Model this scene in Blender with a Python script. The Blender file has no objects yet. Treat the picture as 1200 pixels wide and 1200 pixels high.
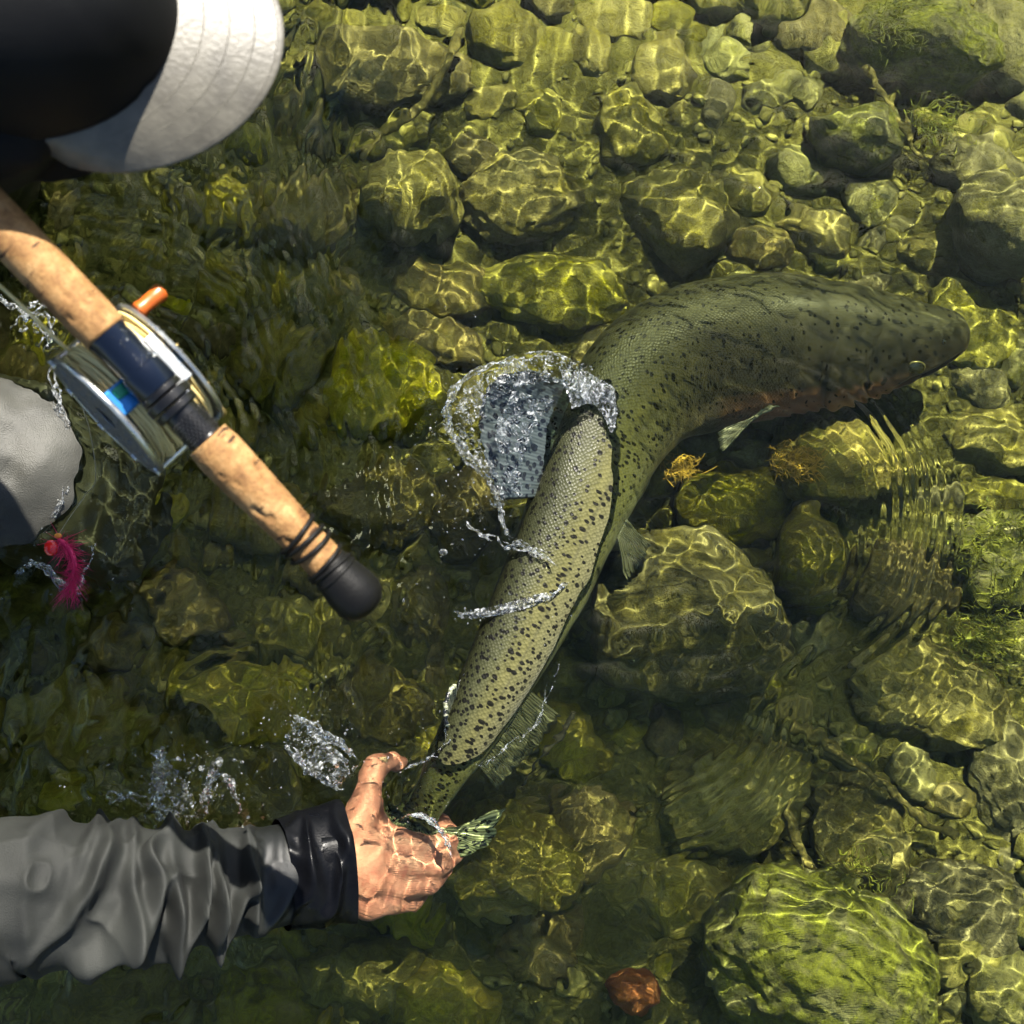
import bpy, bmesh, math, random
import numpy as np
from mathutils import Vector, Matrix

# ------------------------------------------------------------------ camera
sc = bpy.context.scene
col = sc.collection
TILT = math.radians(6.0)
HCAM = 1.35
TANF = 0.4015
CAM = np.array([0.0, -HCAM * math.tan(TILT), HCAM])
cam = bpy.data.cameras.new('camera')
camo = bpy.data.objects.new('camera', cam)
col.objects.link(camo)
camo.location = CAM
camo.rotation_euler = (TILT, 0, 0)
cam.sensor_width = 36
cam.lens = 18 / TANF
cam.clip_start = 0.05
cam.clip_end = 500
cam.dof.use_dof = True
cam.dof.focus_distance = 1.36
cam.dof.aperture_fstop = 7.0
sc.camera = camo

# ------------------------------------------------------------------ sky and sun
SUN_EL = math.radians(49)
SUN_AZ = math.atan2(0.35, 0.92)
sunv = Vector((math.sin(SUN_AZ) * math.cos(SUN_EL), math.cos(SUN_AZ) * math.cos(SUN_EL), math.sin(SUN_EL)))
world = bpy.data.worlds.new('World')
sc.world = world
world.use_nodes = True
wn = world.node_tree
sky = wn.nodes.new('ShaderNodeTexSky')
sky.sky_type = 'NISHITA'
sky.sun_disc = False
sky.sun_elevation = SUN_EL
sky.sun_rotation = SUN_AZ
wn.links.new(sky.outputs[0], wn.nodes['Background'].inputs[0])
wn.nodes['Background'].inputs[1].default_value = 0.055
sun = bpy.data.lights.new('sun', 'SUN')
sun.energy = 5.0
sun.angle = math.radians(0.5)
sun.color = (1.0, 0.94, 0.84)
suno = bpy.data.objects.new('sun', sun)
col.objects.link(suno)
suno.rotation_euler = (-sunv).to_track_quat('-Z', 'Y').to_euler()
sun.cycles.is_caustics_light = True          # real refracted sunlight through the water surface
sc.view_settings.view_transform = 'Standard'
sc.view_settings.look = 'None'
sc.view_settings.exposure = 1.9
sc.view_settings.gamma = 1
sc.view_settings.use_curve_mapping = False
cy = sc.cycles
cy.use_denoising = True
cy.max_bounces = 8
cy.diffuse_bounces = 1
cy.glossy_bounces = 3
cy.transmission_bounces = 8
cy.transparent_max_bounces = 8
cy.caustics_reflective = False
cy.sample_clamp_indirect = 3.0
cy.use_adaptive_sampling = True
cy.adaptive_threshold = 0.06
cy.adaptive_min_samples = 20

# ------------------------------------------------------------------ helpers
FW = np.array([0, math.sin(TILT), -math.cos(TILT)])
UPV = np.array([0, math.cos(TILT), math.sin(TILT)])
RT = np.array([1.0, 0, 0])


def P(px, py, z=0.0):
    """photo pixel + height -> world point (refracted at the water plane when z < 0)"""
    d = FW + (px - 600) / 600 * TANF * RT - (py - 600) / 600 * TANF * UPV
    d = d / np.linalg.norm(d)
    if z >= 0:
        return CAM + d * ((z - CAM[2]) / d[2])
    q = CAM + d * (-CAM[2] / d[2])
    r = 1 / 1.33
    c1 = -d[2]
    t = r * d + (r * c1 - math.sqrt(1 - r * r * (1 - c1 * c1))) * np.array([0, 0, 1.0])
    return q + t * (z / t[2])


def SC(z):
    """pixels per metre at height z near the picture centre"""
    dist = HCAM - z if z >= 0 else HCAM - z / 1.33
    return 600 / TANF / dist


def _hash(ix, iy, iz, seed):
    h = (ix.astype(np.int64) * 374761393 + iy.astype(np.int64) * 668265263 + iz.astype(np.int64) * 2147483647 + seed * 1274126177) & 0xFFFFFFFF
    h = ((h ^ (h >> 13)) * 1274126177) & 0xFFFFFFFF
    h = ((h ^ (h >> 16)) * 2246822519) & 0xFFFFFFFF
    return ((h ^ (h >> 15)) & 0xFFFFFF) / 8388607.5 - 1.0


def vnoise(p, seed=0):
    p = np.asarray(p, float)
    i = np.floor(p)
    f = p - i
    i = i.astype(np.int64)
    u = f * f * f * (f * (f * 6 - 15) + 10)
    out = 0
    for dx in (0, 1):
        wx = u[..., 0] if dx else 1 - u[..., 0]
        for dy in (0, 1):
            wy = u[..., 1] if dy else 1 - u[..., 1]
            for dz in (0, 1):
                wz = u[..., 2] if dz else 1 - u[..., 2]
                out = out + wx * wy * wz * _hash(i[..., 0] + dx, i[..., 1] + dy, i[..., 2] + dz, seed)
    return out


def fbm(p, seed=0, oct=3):
    o = 0
    a = 1.0
    for k in range(oct):
        o = o + a * vnoise(np.asarray(p) * (2.03 ** k), seed + 17 * k)
        a *= 0.5
    return o


def n2(x, y, seed=0, oct=2):
    return fbm(np.stack([x, y, np.full_like(x, 0.37)], -1), seed, oct)


def link(name, me, mat=None, parent=None, smooth=True, label=None, cat=None, group=None, kind=None, receiver=False):
    o = bpy.data.objects.new(name, me)
    col.objects.link(o)
    if mat is not None and not me.materials:
        me.materials.append(mat)
    if smooth:
        me.shade_smooth()
    if parent is not None:
        o.parent = parent
    for k, v in (('label', label), ('category', cat), ('group', group), ('kind', kind)):
        if v:
            o[k] = v
    if receiver:
        o.cycles.is_caustics_receiver = True
    return o


def empty(name, loc, label, cat, group=None):
    o = bpy.data.objects.new(name, None)
    col.objects.link(o)
    o.location = loc
    o.empty_display_size = 0.02
    o['label'] = label
    o['category'] = cat
    if group:
        o['group'] = group
    return o


def root_loc(parent):
    p = np.zeros(3)
    while parent is not None:
        p = p + np.array(parent.location)
        parent = parent.parent
    return p


def mesh(v, f, name='m', parent=None):
    v = np.asarray(v, float)
    if parent is not None:
        v = v - root_loc(parent)
    me = bpy.data.meshes.new(name)
    me.from_pydata(v.tolist(), [], [list(map(int, q)) for q in f])
    me.update()
    return me


def gridfaces(n, m, wrap=False):
    i = np.arange(n * m).reshape(n, m)
    if wrap:
        j = np.roll(i, -1, axis=1)
        return np.stack([i[:-1], j[:-1], j[1:], i[1:]], -1).reshape(-1, 4)
    return np.stack([i[:-1, :-1], i[:-1, 1:], i[1:, 1:], i[1:, :-1]], -1).reshape(-1, 4)


_ico = {}


def ico(sub):
    if sub not in _ico:
        b = bmesh.new()
        bmesh.ops.create_icosphere(b, subdivisions=sub, radius=1)
        v = np.array([x.co[:] for x in b.verts])
        f = np.array([[x.index for x in q.verts] for q in b.faces])
        b.free()
        _ico[sub] = (v, f)
    return _ico[sub]


class MB:
    """collects pieces of one part"""
    def __init__(s):
        s.v = []
        s.f = []
        s.n = 0

    def add(s, v, f):
        s.v.append(np.asarray(v, float))
        s.f += [[int(i) + s.n for i in q] for q in f]
        s.n += len(v)
        return s

    def ball(s, c, r, sub=2):
        v, f = ico(sub)
        return s.add(np.asarray(c) + v * np.asarray(r), f)

    def tube(s, pts, rad, m=12, caps=True):
        pts = np.asarray(pts, float)
        n = len(pts)
        rad = np.broadcast_to(np.asarray(rad, float), (n,))
        T = np.gradient(pts, axis=0)
        T /= np.linalg.norm(T, axis=1)[:, None] + 1e-12
        ref = np.array([0, 0, 1.0]) if abs(T[0][2]) < 0.9 else np.array([1.0, 0, 0])
        vs = []
        B = np.cross(T[0], ref)
        B /= np.linalg.norm(B)
        for i in range(n):
            B = B - T[i] * np.dot(B, T[i])
            B /= np.linalg.norm(B)
            C = np.cross(T[i], B)
            a = np.arange(m) / m * 2 * np.pi
            vs.append(pts[i] + rad[i] * (np.cos(a)[:, None] * B + np.sin(a)[:, None] * C))
        f = [list(q) for q in gridfaces(n, m, True)]
        if caps:
            f.append(list(range(m))[::-1])
            f.append(list(range((n - 1) * m, n * m)))
        return s.add(np.concatenate(vs), f)

    def lathe(s, origin, axis, prof, m=40):
        """prof: list of (distance along axis, radius)"""
        axis = np.asarray(axis, float)
        axis = axis / np.linalg.norm(axis)
        ref = np.array([0, 0, 1.0]) if abs(axis[2]) < 0.9 else np.array([1.0, 0, 0])
        b = np.cross(axis, ref)
        b /= np.linalg.norm(b)
        c = np.cross(axis, b)
        a = np.arange(m) / m * 2 * np.pi
        ring = np.cos(a)[:, None] * b + np.sin(a)[:, None] * c
        vs = [np.asarray(origin) + axis * t + ring * max(r, 1e-5) for t, r in prof]
        f = [list(q) for q in gridfaces(len(prof), m, True)]
        f.append(list(range(m))[::-1])
        f.append(list(range((len(prof) - 1) * m, len(prof) * m)))
        return s.add(np.concatenate(vs), f)

    def box(s, c, ax, half):
        """oriented box: ax = 3 unit axes"""
        ax = np.asarray(ax, float)
        vs = []
        for i in (-1, 1):
            for j in (-1, 1):
                for k in (-1, 1):
                    vs.append(np.asarray(c) + ax[0] * half[0] * i + ax[1] * half[1] * j + ax[2] * half[2] * k)
        f = [[0, 1, 3, 2], [4, 6, 7, 5], [0, 4, 5, 1], [2, 3, 7, 6], [0, 2, 6, 4], [1, 5, 7, 3]]
        return s.add(vs, f)

    def build(s, name, mat, parent=None, smooth=True, auto=None, **k):
        me = mesh(np.concatenate(s.v), s.f, name, parent)
        o = link(name, me, mat, parent, smooth, **k)
        if auto:
            me.set_sharp_from_angle(angle=math.radians(auto))
        return o


def bevel(o, w, seg=2):
    b = o.modifiers.new('bevel', 'BEVEL')
    b.width = w
    b.segments = seg
    b.limit_method = 'ANGLE'
    return o


def remeshed(v, f, voxel, smooth_it=6, fac=0.5):
    me = bpy.data.meshes.new('tmp')
    me.from_pydata(np.asarray(v).tolist(), [], [list(map(int, q)) for q in f])
    o = bpy.data.objects.new('tmp', me)
    col.objects.link(o)
    m = o.modifiers.new('r', 'REMESH')
    m.mode = 'VOXEL'
    m.voxel_size = voxel
    if smooth_it:
        q = o.modifiers.new('s', 'SMOOTH')
        q.iterations = smooth_it
        q.factor = fac
    dg = bpy.context.evaluated_depsgraph_get()
    dg.update()
    out = bpy.data.meshes.new_from_object(o.evaluated_get(dg))
    bpy.data.objects.remove(o)
    bpy.data.meshes.remove(me)
    return out


def verts(me):
    a = np.empty(len(me.vertices) * 3)
    me.vertices.foreach_get('co', a)
    return a.reshape(-1, 3)


def normals(me):
    a = np.empty(len(me.vertices) * 3)
    me.vertices.foreach_get('normal', a)
    return a.reshape(-1, 3)


def setverts(me, v):
    me.vertices.foreach_set('co', np.asarray(v).ravel())
    me.update()


def capsules(mb, chain, step=0.35, sub=2):
    """chain of (point, radius or (rx,ry,rz)): spheres swept so that limbs taper"""
    for (p0, r0), (p1, r1) in zip(chain[:-1], chain[1:]):
        p0 = np.asarray(p0, float)
        p1 = np.asarray(p1, float)
        r0 = np.broadcast_to(np.asarray(r0, float), (3,))
        r1 = np.broadcast_to(np.asarray(r1, float), (3,))
        L = np.linalg.norm(p1 - p0)
        n = max(2, int(L / (min(r0.min(), r1.min()) * step)) + 1)
        for t in np.linspace(0, 1, n):
            mb.ball(p0 + (p1 - p0) * t, r0 + (r1 - r0) * t, sub)


def spline(pts, n):
    """Catmull-Rom through rows of pts"""
    pts = np.asarray(pts, float)
    k = len(pts)
    p = np.vstack([2 * pts[0] - pts[1], pts, 2 * pts[-1] - pts[-2]])
    t = np.linspace(0, k - 1 - 1e-9, n)
    i = t.astype(int)
    u = (t - i)[:, None]
    a, b, c, d = p[i], p[i + 1], p[i + 2], p[i + 3]
    return 0.5 * (2 * b + (c - a) * u + (2 * a - 5 * b + 4 * c - d) * u ** 2 + (3 * b - a - 3 * c + d) * u ** 3)


# ------------------------------------------------------------------ materials
class Mat:
    def __init__(s, name, **k):
        s.m = bpy.data.materials.new(name)
        s.m.use_nodes = True
        s.t = s.m.node_tree
        s.b = s.t.nodes['Principled BSDF']
        for a, v in k.items():
            s.set(a, v)

    def set(s, a, v):
        i = s.b.inputs[a.replace('_', ' ')]
        if hasattr(v, 'is_output'):
            s.t.links.new(v, i)
        else:
            i.default_value = (*v, 1) if isinstance(v, tuple) and len(v) == 3 and i.type == 'RGBA' else v

    def n(s, typ, **k):
        nd = s.t.nodes.new('ShaderNode' + typ)
        for a, v in k.items():
            if a.startswith('p_'):
                setattr(nd, a[2:], v)
            else:
                i = nd.inputs[int(a[1:])] if a[0] == 'i' and a[1:].isdigit() else nd.inputs[a.replace('_', ' ')]
                if hasattr(v, 'is_output'):
                    s.t.links.new(v, i)
                else:
                    i.default_value = (*v, 1) if isinstance(v, tuple) and len(v) == 3 and i.type == 'RGBA' else v
        return nd

    def coord(s, kind='Object'):
        return s.n('TexCoord').outputs[kind]

    def mapping(s, vec, scale=(1, 1, 1), rot=(0, 0, 0), loc=(0, 0, 0)):
        return s.n('Mapping', Vector=vec, Scale=scale, Rotation=rot, Location=loc).outputs[0]

    def noise(s, vec, scale, detail=4, rough=0.55, dist=0.0):
        return s.n('TexNoise', Vector=vec, Scale=scale, Detail=detail, Roughness=rough, Distortion=dist).outputs[0]

    def math(s, op, a, b=0.0, c=0.0, clamp=False):
        nd = s.n('Math', i0=a, i1=b, i2=c, p_operation=op)
        nd.use_clamp = clamp
        return nd.outputs[0]

    def ramp(s, fac, stops, interp='LINEAR'):
        r = s.n('ValToRGB', Fac=fac)
        r.color_ramp.interpolation = interp
        e = r.color_ramp.elements
        while len(e) < len(stops):
            e.new(0.5)
        for el, (p, c) in zip(e, stops):
            el.position = p
            el.color = (*c, 1) if len(c) == 3 else c
        return r.outputs[0]

    def range(s, v, a, b, c=0.0, d=1.0):
        return s.n('MapRange', i0=v, i1=a, i2=b, i3=c, i4=d).outputs[0]

    def mix(s, fac, a, b, typ='MIX'):
        nd = s.t.nodes.new('ShaderNodeMix')
        nd.data_type = 'RGBA'
        nd.blend_type = typ
        for i, v in ((0, fac), (6, a), (7, b)):
            if hasattr(v, 'is_output'):
                s.t.links.new(v, nd.inputs[i])
            else:
                nd.inputs[i].default_value = (*v, 1) if isinstance(v, tuple) and len(v) == 3 else v
        return nd.outputs[2]

    def bump(s, h, strength=0.5, dist=0.002, normal=None):
        nd = s.n('Bump', Strength=strength, Distance=dist, Height=h)
        if normal is not None:
            s.t.links.new(normal, nd.inputs['Normal'])
        s.t.links.new(nd.outputs[0], s.b.inputs['Normal'])
        return nd.outputs[0]

    def attr(s, name):
        return s.n('Attribute', p_attribute_name=name)


def stone_mat(name, dark, mid, light, algae, amount=0.5, rough=0.85, pits=0.0):
    m = Mat(name, Roughness=rough, Specular_IOR_Level=0.3)
    c = m.coord()
    rnd = m.n('ObjectInfo').outputs['Random']
    off = m.n('CombineXYZ', X=m.math('MULTIPLY', rnd, 37.0), Y=m.math('MULTIPLY', rnd, 91.0), Z=rnd).outputs[0]
    v = m.n('VectorMath', i0=c, i1=off, p_operation='ADD').outputs[0]
    big = m.noise(v, 18, 6, 0.6)
    fine = m.noise(v, 120, 5, 0.7)
    base = m.ramp(big, [(0.28, dark), (0.5, mid), (0.72, light)])
    base = m.mix(m.range(fine, 0.35, 0.7), base, m.mix(0.6, base, dark, 'MULTIPLY'))
    base = m.mix(0.55, base, m.ramp(fine, [(0.3, (0.35, 0.35, 0.32)), (0.7, (1, 1, 1))]), 'MULTIPLY')
    alg = m.noise(v, 30, 8, 0.65, 0.6)
    lo = 0.62 - 0.25 * amount
    base = m.mix(m.range(alg, lo, lo + 0.14), base, m.mix(m.range(fine, 0.35, 0.65), algae, tuple(x * 0.45 for x in algae)))
    grain = m.noise(v, 420, 3, 0.7)
    base = m.mix(0.5, base, m.ramp(grain, [(0.3, (0.45, 0.45, 0.42)), (0.65, (1.1, 1.1, 1.05))]), 'MULTIPLY')
    hue = m.n('HueSaturation', Hue=m.range(rnd, 0, 1, 0.485, 0.515), Saturation=m.range(rnd, 0, 1, 0.8, 1.1), Value=m.range(rnd, 0, 1, 0.75, 1.25), Color=base).outputs[0]
    m.set('Base_Color', hue)
    h = m.math('ADD', m.math('MULTIPLY', fine, 0.7), m.math('ADD', m.math('MULTIPLY', alg, 0.8), m.math('MULTIPLY', grain, 0.25)))
    if pits:
        vo = m.n('TexVoronoi', Vector=v, Scale=55.0).outputs['Distance']
        h = m.math('ADD', h, m.math('MULTIPLY', m.range(vo, 0.05, 0.4), pits))
    m.bump(h, 0.9, 0.006)
    return m.m


OL_D, OL_M, OL_L = (0.12, 0.10, 0.03), (0.34, 0.285, 0.09), (0.52, 0.445, 0.18)
M = {}
M['stone_olive'] = stone_mat('olive_stone', OL_D, OL_M, OL_L, (0.26, 0.215, 0.03), 0.5)
M['stone_grey'] = stone_mat('grey_green_stone', (0.12, 0.11, 0.055), (0.31, 0.275, 0.13), (0.47, 0.42, 0.22), (0.23, 0.21, 0.035), 0.4)
M['stone_yellow'] = stone_mat('yellow_algae_stone', (0.16, 0.125, 0.02), (0.40, 0.315, 0.06), (0.54, 0.45, 0.12), (0.33, 0.285, 0.03), 0.6)
M['stone_moss'] = stone_mat('mossy_stone', (0.11, 0.11, 0.045), (0.28, 0.26, 0.12), (0.48, 0.45, 0.23), (0.25, 0.26, 0.02), 0.85, pits=0.6)
M['stone_dark'] = stone_mat('shade_dark_stone', (0.09, 0.075, 0.02), (0.24, 0.19, 0.045), (0.40, 0.32, 0.08), (0.24, 0.2, 0.02), 0.5)  # tone kept dark to stand in for shade on the angler's side
M['stone_rust'] = stone_mat('rust_stone', (0.22, 0.05, 0.01), (0.5, 0.15, 0.025), (0.62, 0.26, 0.05), (0.4, 0.16, 0.02), 0.3)
M['stone_pale'] = stone_mat('pale_stone', (0.35, 0.25, 0.13), (0.62, 0.5, 0.33), (0.75, 0.66, 0.48), (0.4, 0.33, 0.14), 0.05)

m = Mat('river_bed_silt', Roughness=0.95, Specular_IOR_Level=0.2)
c = m.coord()
m.set('Base_Color', m.mix(0.7, m.ramp(m.noise(c, 9, 8, 0.65), [(0.3, (0.10, 0.092, 0.03)), (0.55, (0.23, 0.205, 0.065)), (0.75, (0.34, 0.30, 0.11))]),
                          m.ramp(m.noise(c, 160, 5, 0.7), [(0.3, (0.35, 0.35, 0.3)), (0.7, (1.1, 1.1, 1.0))]), 'MULTIPLY'))
m.bump(m.noise(c, 130, 6, 0.7), 1.0, 0.01)
M['bed'] = m.m

m = Mat('gravel', Roughness=0.9, Specular_IOR_Level=0.25)
c = m.coord()
m.set('Base_Color', m.mix(0.6, m.ramp(m.noise(c, 60, 3, 0.6), [(0.3, (0.10, 0.095, 0.03)), (0.5, (0.26, 0.23, 0.075)), (0.7, (0.42, 0.36, 0.14))]),
                          m.ramp(m.noise(c, 400, 3, 0.7), [(0.3, (0.4, 0.4, 0.36)), (0.7, (1.1, 1.1, 1.0))]), 'MULTIPLY'))
m.bump(m.noise(c, 350, 4, 0.7), 0.8, 0.003)
M['gravel'] = m.m

wm = bpy.data.materials.new('clear_river_water')
wm.use_nodes = True
g = wm.node_tree.nodes.new('ShaderNodeBsdfGlass')
g.inputs['IOR'].default_value = 1.33
g.inputs['Roughness'].default_value = 0.0
g.inputs['Color'].default_value = (0.94, 1.0, 0.74, 1)
wm.node_tree.links.new(g.outputs[0], wm.node_tree.nodes['Material Output'].inputs[0])
M['water'] = wm
sm = bpy.data.materials.new('splash_water')
sm.use_nodes = True
g = sm.node_tree.nodes.new('ShaderNodeBsdfGlass')
g.inputs['IOR'].default_value = 1.33
g.inputs['Roughness'].default_value = 0.03
stn = sm.node_tree
nz = stn.nodes.new('ShaderNodeTexNoise')
nz.inputs['Scale'].default_value = 260
nz.inputs['Detail'].default_value = 3
mr = stn.nodes.new('ShaderNodeMapRange')
for k_, v_ in ((1, 0.5), (2, 0.74), (3, 0.02), (4, 0.34)):
    mr.inputs[k_].default_value = v_
tcs = stn.nodes.new('ShaderNodeTexCoord')
stn.links.new(tcs.outputs['Object'], nz.inputs['Vector'])
stn.links.new(nz.outputs[0], mr.inputs[0])
mxs = stn.nodes.new('ShaderNodeMixShader')
stn.nodes['Principled BSDF'].inputs['Base Color'].default_value = (0.75, 0.79, 0.80, 1)   # white in the colour stands in for sun glints on aerated water
stn.nodes['Principled BSDF'].inputs['Roughness'].default_value = 0.25
stn.links.new(mr.outputs[0], mxs.inputs[0])
stn.links.new(g.outputs[0], mxs.inputs[1])
stn.links.new(stn.nodes['Principled BSDF'].outputs[0], mxs.inputs[2])
stn.links.new(mxs.outputs[0], stn.nodes['Material Output'].inputs[0])
M['splash'] = sm

# ------------------------------------------------------------------ the river: water surface, bed
def axis_coords(core, cell, far):
    a = list(np.arange(-core, core + cell / 2, cell))
    step = cell
    x = a[-1]
    out = []
    while x < far:
        step *= 1.2
        x += step
        out.append(x)
    return np.array([-q for q in out[::-1]] + a + out)


def project(X, Y, Z=0.0):
    dx, dy, dz = X - CAM[0], Y - CAM[1], Z - CAM[2]
    f = dy * FW[1] + dz * FW[2]
    return 600 + dx / f / TANF * 600, 600 - (dy * UPV[1] + dz * UPV[2]) / f / TANF * 600


def water_height(X, Y):
    PX, PY = project(X, Y)
    U = 1.0 / 1100.0                                   # metres per pixel at the surface
    wx = 14 * n2(PX / 90, PY / 90, 5) + 5 * n2(PX / 34, PY / 34, 6)
    wy = 14 * n2(PX / 90, PY / 90, 7) + 5 * n2(PX / 34, PY / 34, 8)
    A, B = PX + wx, PY + wy

    def g(cx, cy, rx, ry, rot=0.0, p=2):
        c, s = math.cos(math.radians(rot)), math.sin(math.radians(rot))
        u = ((PX - cx) * c + (PY - cy) * s) / rx
        v = (-(PX - cx) * s + (PY - cy) * c) / ry
        return np.exp(-(u * u + v * v) ** (p / 2))

    def chop(lam, slope, ang, spread, n, seed, a=A, b=B):
        r = np.random.default_rng(seed)
        out = 0
        amp = slope * lam / (2 * np.pi) * math.sqrt(2 / n)
        for _ in range(n):
            l = lam * r.uniform(0.65, 1.5)
            t = math.radians(ang + r.normal(0, spread))
            out = out + amp * (l / lam) * np.sin(2 * np.pi / l * (a * math.cos(t) + b * math.sin(t)) + r.uniform(0, 6.28))
        return out

    def ring(cx, cy, lam, slope, r0, rw, ang=None, aw=60, warp=0.45, q=1.0):
        x, y = PX - cx + warp * wx, (PY - cy + warp * wy) * q
        r = np.hypot(x, y)
        w = np.exp(-((r - r0) / rw) ** 2)
        if ang is not None:
            d = (np.degrees(np.arctan2(y, x)) - ang + 180) % 360 - 180
            w = w * np.exp(-(d / aw) ** 2)
        return slope * lam / (2 * np.pi) * w * np.sin(2 * np.pi * (r - r0) / lam)

    Z = chop(150, 0.018, 0, 90, 10, 1) + chop(62, 0.024, 20, 90, 14, 2)
    Z = Z + chop(31, 0.055, 70, 80, 14, 3) * np.clip(0.7 + 0.9 * n2(PX / 170, PY / 170, 11), 0.12, 1.3)
    Z = Z + chop(18, 0.026, 70, 80, 12, 4)
    left = 1 / (1 + np.exp((PX - 430 - 0.10 * PY) / 55))
    patch = np.clip(0.8 + 0.8 * n2(PX / 120, PY / 120, 21), 0.4, 1.4)
    # drifting ripples on the angler's side, crests close to upright
    Z = Z + left * patch * (chop(17, 0.11, 5, 22, 12, 31) + chop(64, 0.21, 12, 40, 12, 32) + chop(30, 0.13, 8, 30, 10, 34))
    Z = Z + g(330, 250, 130, 150) * patch * chop(14, 0.24, 8, 14, 10, 33)
    # rings round the wader leg
    for r0, sl in ((170, 0.20), (230, 0.30), (300, 0.26), (390, 0.2)):
        Z = Z + ring(60, 560, 15, sl, r0, 34, -25, 75, 0.8) * (0.5 + patch * 0.5)
    # rings off the fish's jaw and the small dome beside it
    Z = Z + ring(880, 600, 15, 0.75, 186, 28, -12, 40, 0.25) + ring(880, 600, 19, 0.6, 215, 34, 22, 32, 0.3)
    Z = Z + ring(880, 600, 11, 0.14, 130, 55, -20, 60, 0.3)
    Z = Z + ring(950, 650, 40, 0.40, 50, 13, -10, 80, 0.15) + ring(950, 650, 11, 0.16, 64, 18, 70, 60, 0.3)
    # fan of ripples below the stone under the tail
    Z = Z + ring(745, 800, 19, 0.55, 175, 46, 42, 36, 0.55) + ring(760, 860, 14, 0.32, 120, 34, 60, 44, 0.6)
    Z = Z + ring(830, 640, 22, 0.30, 150, 45, 55, 40, 0.9) + g(905, 760, 55, 85, -15) * chop(30, 0.24, 10, 40, 10, 44)
    # rough water: beside the tail, round the hand, lower middle
    Z = Z + g(780, 720, 130, 95) * (chop(66, 0.26, 30, 80, 12, 51) + chop(30, 0.17, 60, 80, 14, 52))
    Z = Z + g(640, 1080, 230, 140) * (chop(100, 0.21, 10, 60, 12, 53) + chop(46, 0.11, 5, 50, 12, 54) * patch + chop(18, 0.05, 5, 50, 10, 154))
    Z = Z + g(640, 900, 80, 60) * chop(13, 0.16, 80, 20, 8, 55)
    Z = Z + g(470, 980, 85, 85) * (chop(17, 0.05, 25, 40, 10, 56) + chop(48, 0.12, 30, 60, 10, 57))
    Z = Z + g(440, 790, 120, 110) * (chop(44, 0.17, 40, 70, 12, 58) + chop(15, 0.06, 60, 70, 10, 59))
    Z = Z + g(230, 830, 230, 120) * (chop(85, 0.15, 80, 40, 10, 60) + ring(290, 880, 26, 0.30, 110, 60, -80, 70, 0.9) * 1.0)
    Z = Z + g(180, 930, 260, 50) * (chop(30, 0.22, 60, 70, 14, 61) + chop(13, 0.16, 60, 70, 14, 62))
    Z = Z + g(140, 1185, 330, 55) * (chop(34, 0.20, 20, 60, 14, 63) + chop(15, 0.12, 20, 60, 12, 64))
    Z = Z + g(110, 570, 80, 150) * (chop(42, 0.20, 20, 80, 14, 65) + chop(18, 0.12, 20, 80, 14, 66))
    Z = Z + g(560, 560, 60, 150, 15) * (chop(30, 0.14, 30, 80, 12, 67))
    Z = Z + g(1130, 640, 70, 110) * chop(24, 0.07, 0, 30, 10, 68) + g(1080, 820, 90, 60) * ring(880, 600, 14, 0.16, 300, 60, 50, 30, 0.5)
    # water piled up against the leg, the arm and the fish
    Z = Z + 7 * g(70, 560, 60, 130) + 5 * g(400, 1010, 70, 80) + 1.5 * g(612, 690, 40, 130, 22) + 4 * g(470, 930, 60, 40)
    fade = np.exp(-((np.hypot(PX - 600, PY - 600) / 1000) ** 4))
    far = 0.004 * (np.sin(X * 7.3 + Y * 3.1) + np.sin(X * 4.1 - Y * 6.7)) * (1 - fade)
    return Z * U * fade + far


ax = axis_coords(0.63, 0.0019, 60.0)
X, Y = np.meshgrid(ax, ax)
Zw = water_height(X, Y)
nw = len(ax)
me = bpy.data.meshes.new('water')
vv = np.stack([X, Y, Zw], -1).reshape(-1, 3)
ff = gridfaces(nw, nw)
me.vertices.add(len(vv))
me.vertices.foreach_set('co', vv.ravel())
me.loops.add(len(ff) * 4)
me.loops.foreach_set('vertex_index', ff.ravel())
me.polygons.add(len(ff))
me.polygons.foreach_set('loop_start', np.arange(len(ff)) * 4)
me.update(calc_edges=True)
water = link('water', me, M['water'], kind='structure')
water.cycles.is_caustics_caster = True

BED = -0.235


def bed_z(x, y):
    x = np.asarray(x, float)
    y = np.asarray(y, float)
    return BED + 0.022 + 0.016 * n2(x * 6, y * 6, 90) + 0.006 * n2(x * 25, y * 25, 91)


bx = axis_coords(0.9, 0.012, 60.0)
X, Y = np.meshgrid(bx, bx)
link('river_bed', mesh(np.stack([X, Y, bed_z(X, Y)], -1).reshape(-1, 3), gridfaces(len(bx), len(bx))), M['bed'], kind='structure', receiver=True)

# ------------------------------------------------------------------ stones
def stone_shape(sub, seed, facets=0, lump=0.20, fine=0.05):
    v, f = ico(sub)
    r = np.random.default_rng(seed)
    p = v * (1 + lump * fbm(v * 1.25 + r.uniform(-40, 40, 3), seed, 2) * 0.8)[:, None]
    for _ in range(facets):
        n = r.normal(size=3)
        n /= np.linalg.norm(n)
        t = r.uniform(0.52, 0.82)
        d = p @ n
        p = p - np.where(d > t, (d - t) * 0.74, 0)[:, None] * n
    p = p * (1 + fine * fbm(v * 4.5 + r.uniform(-40, 40, 3), seed + 3, 3))[:, None]
    if sub >= 4:
        p = p * (1 + 0.018 * fbm(v * 14 + r.uniform(-40, 40, 3), seed + 9, 2))[:, None]
    return p, f


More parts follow.
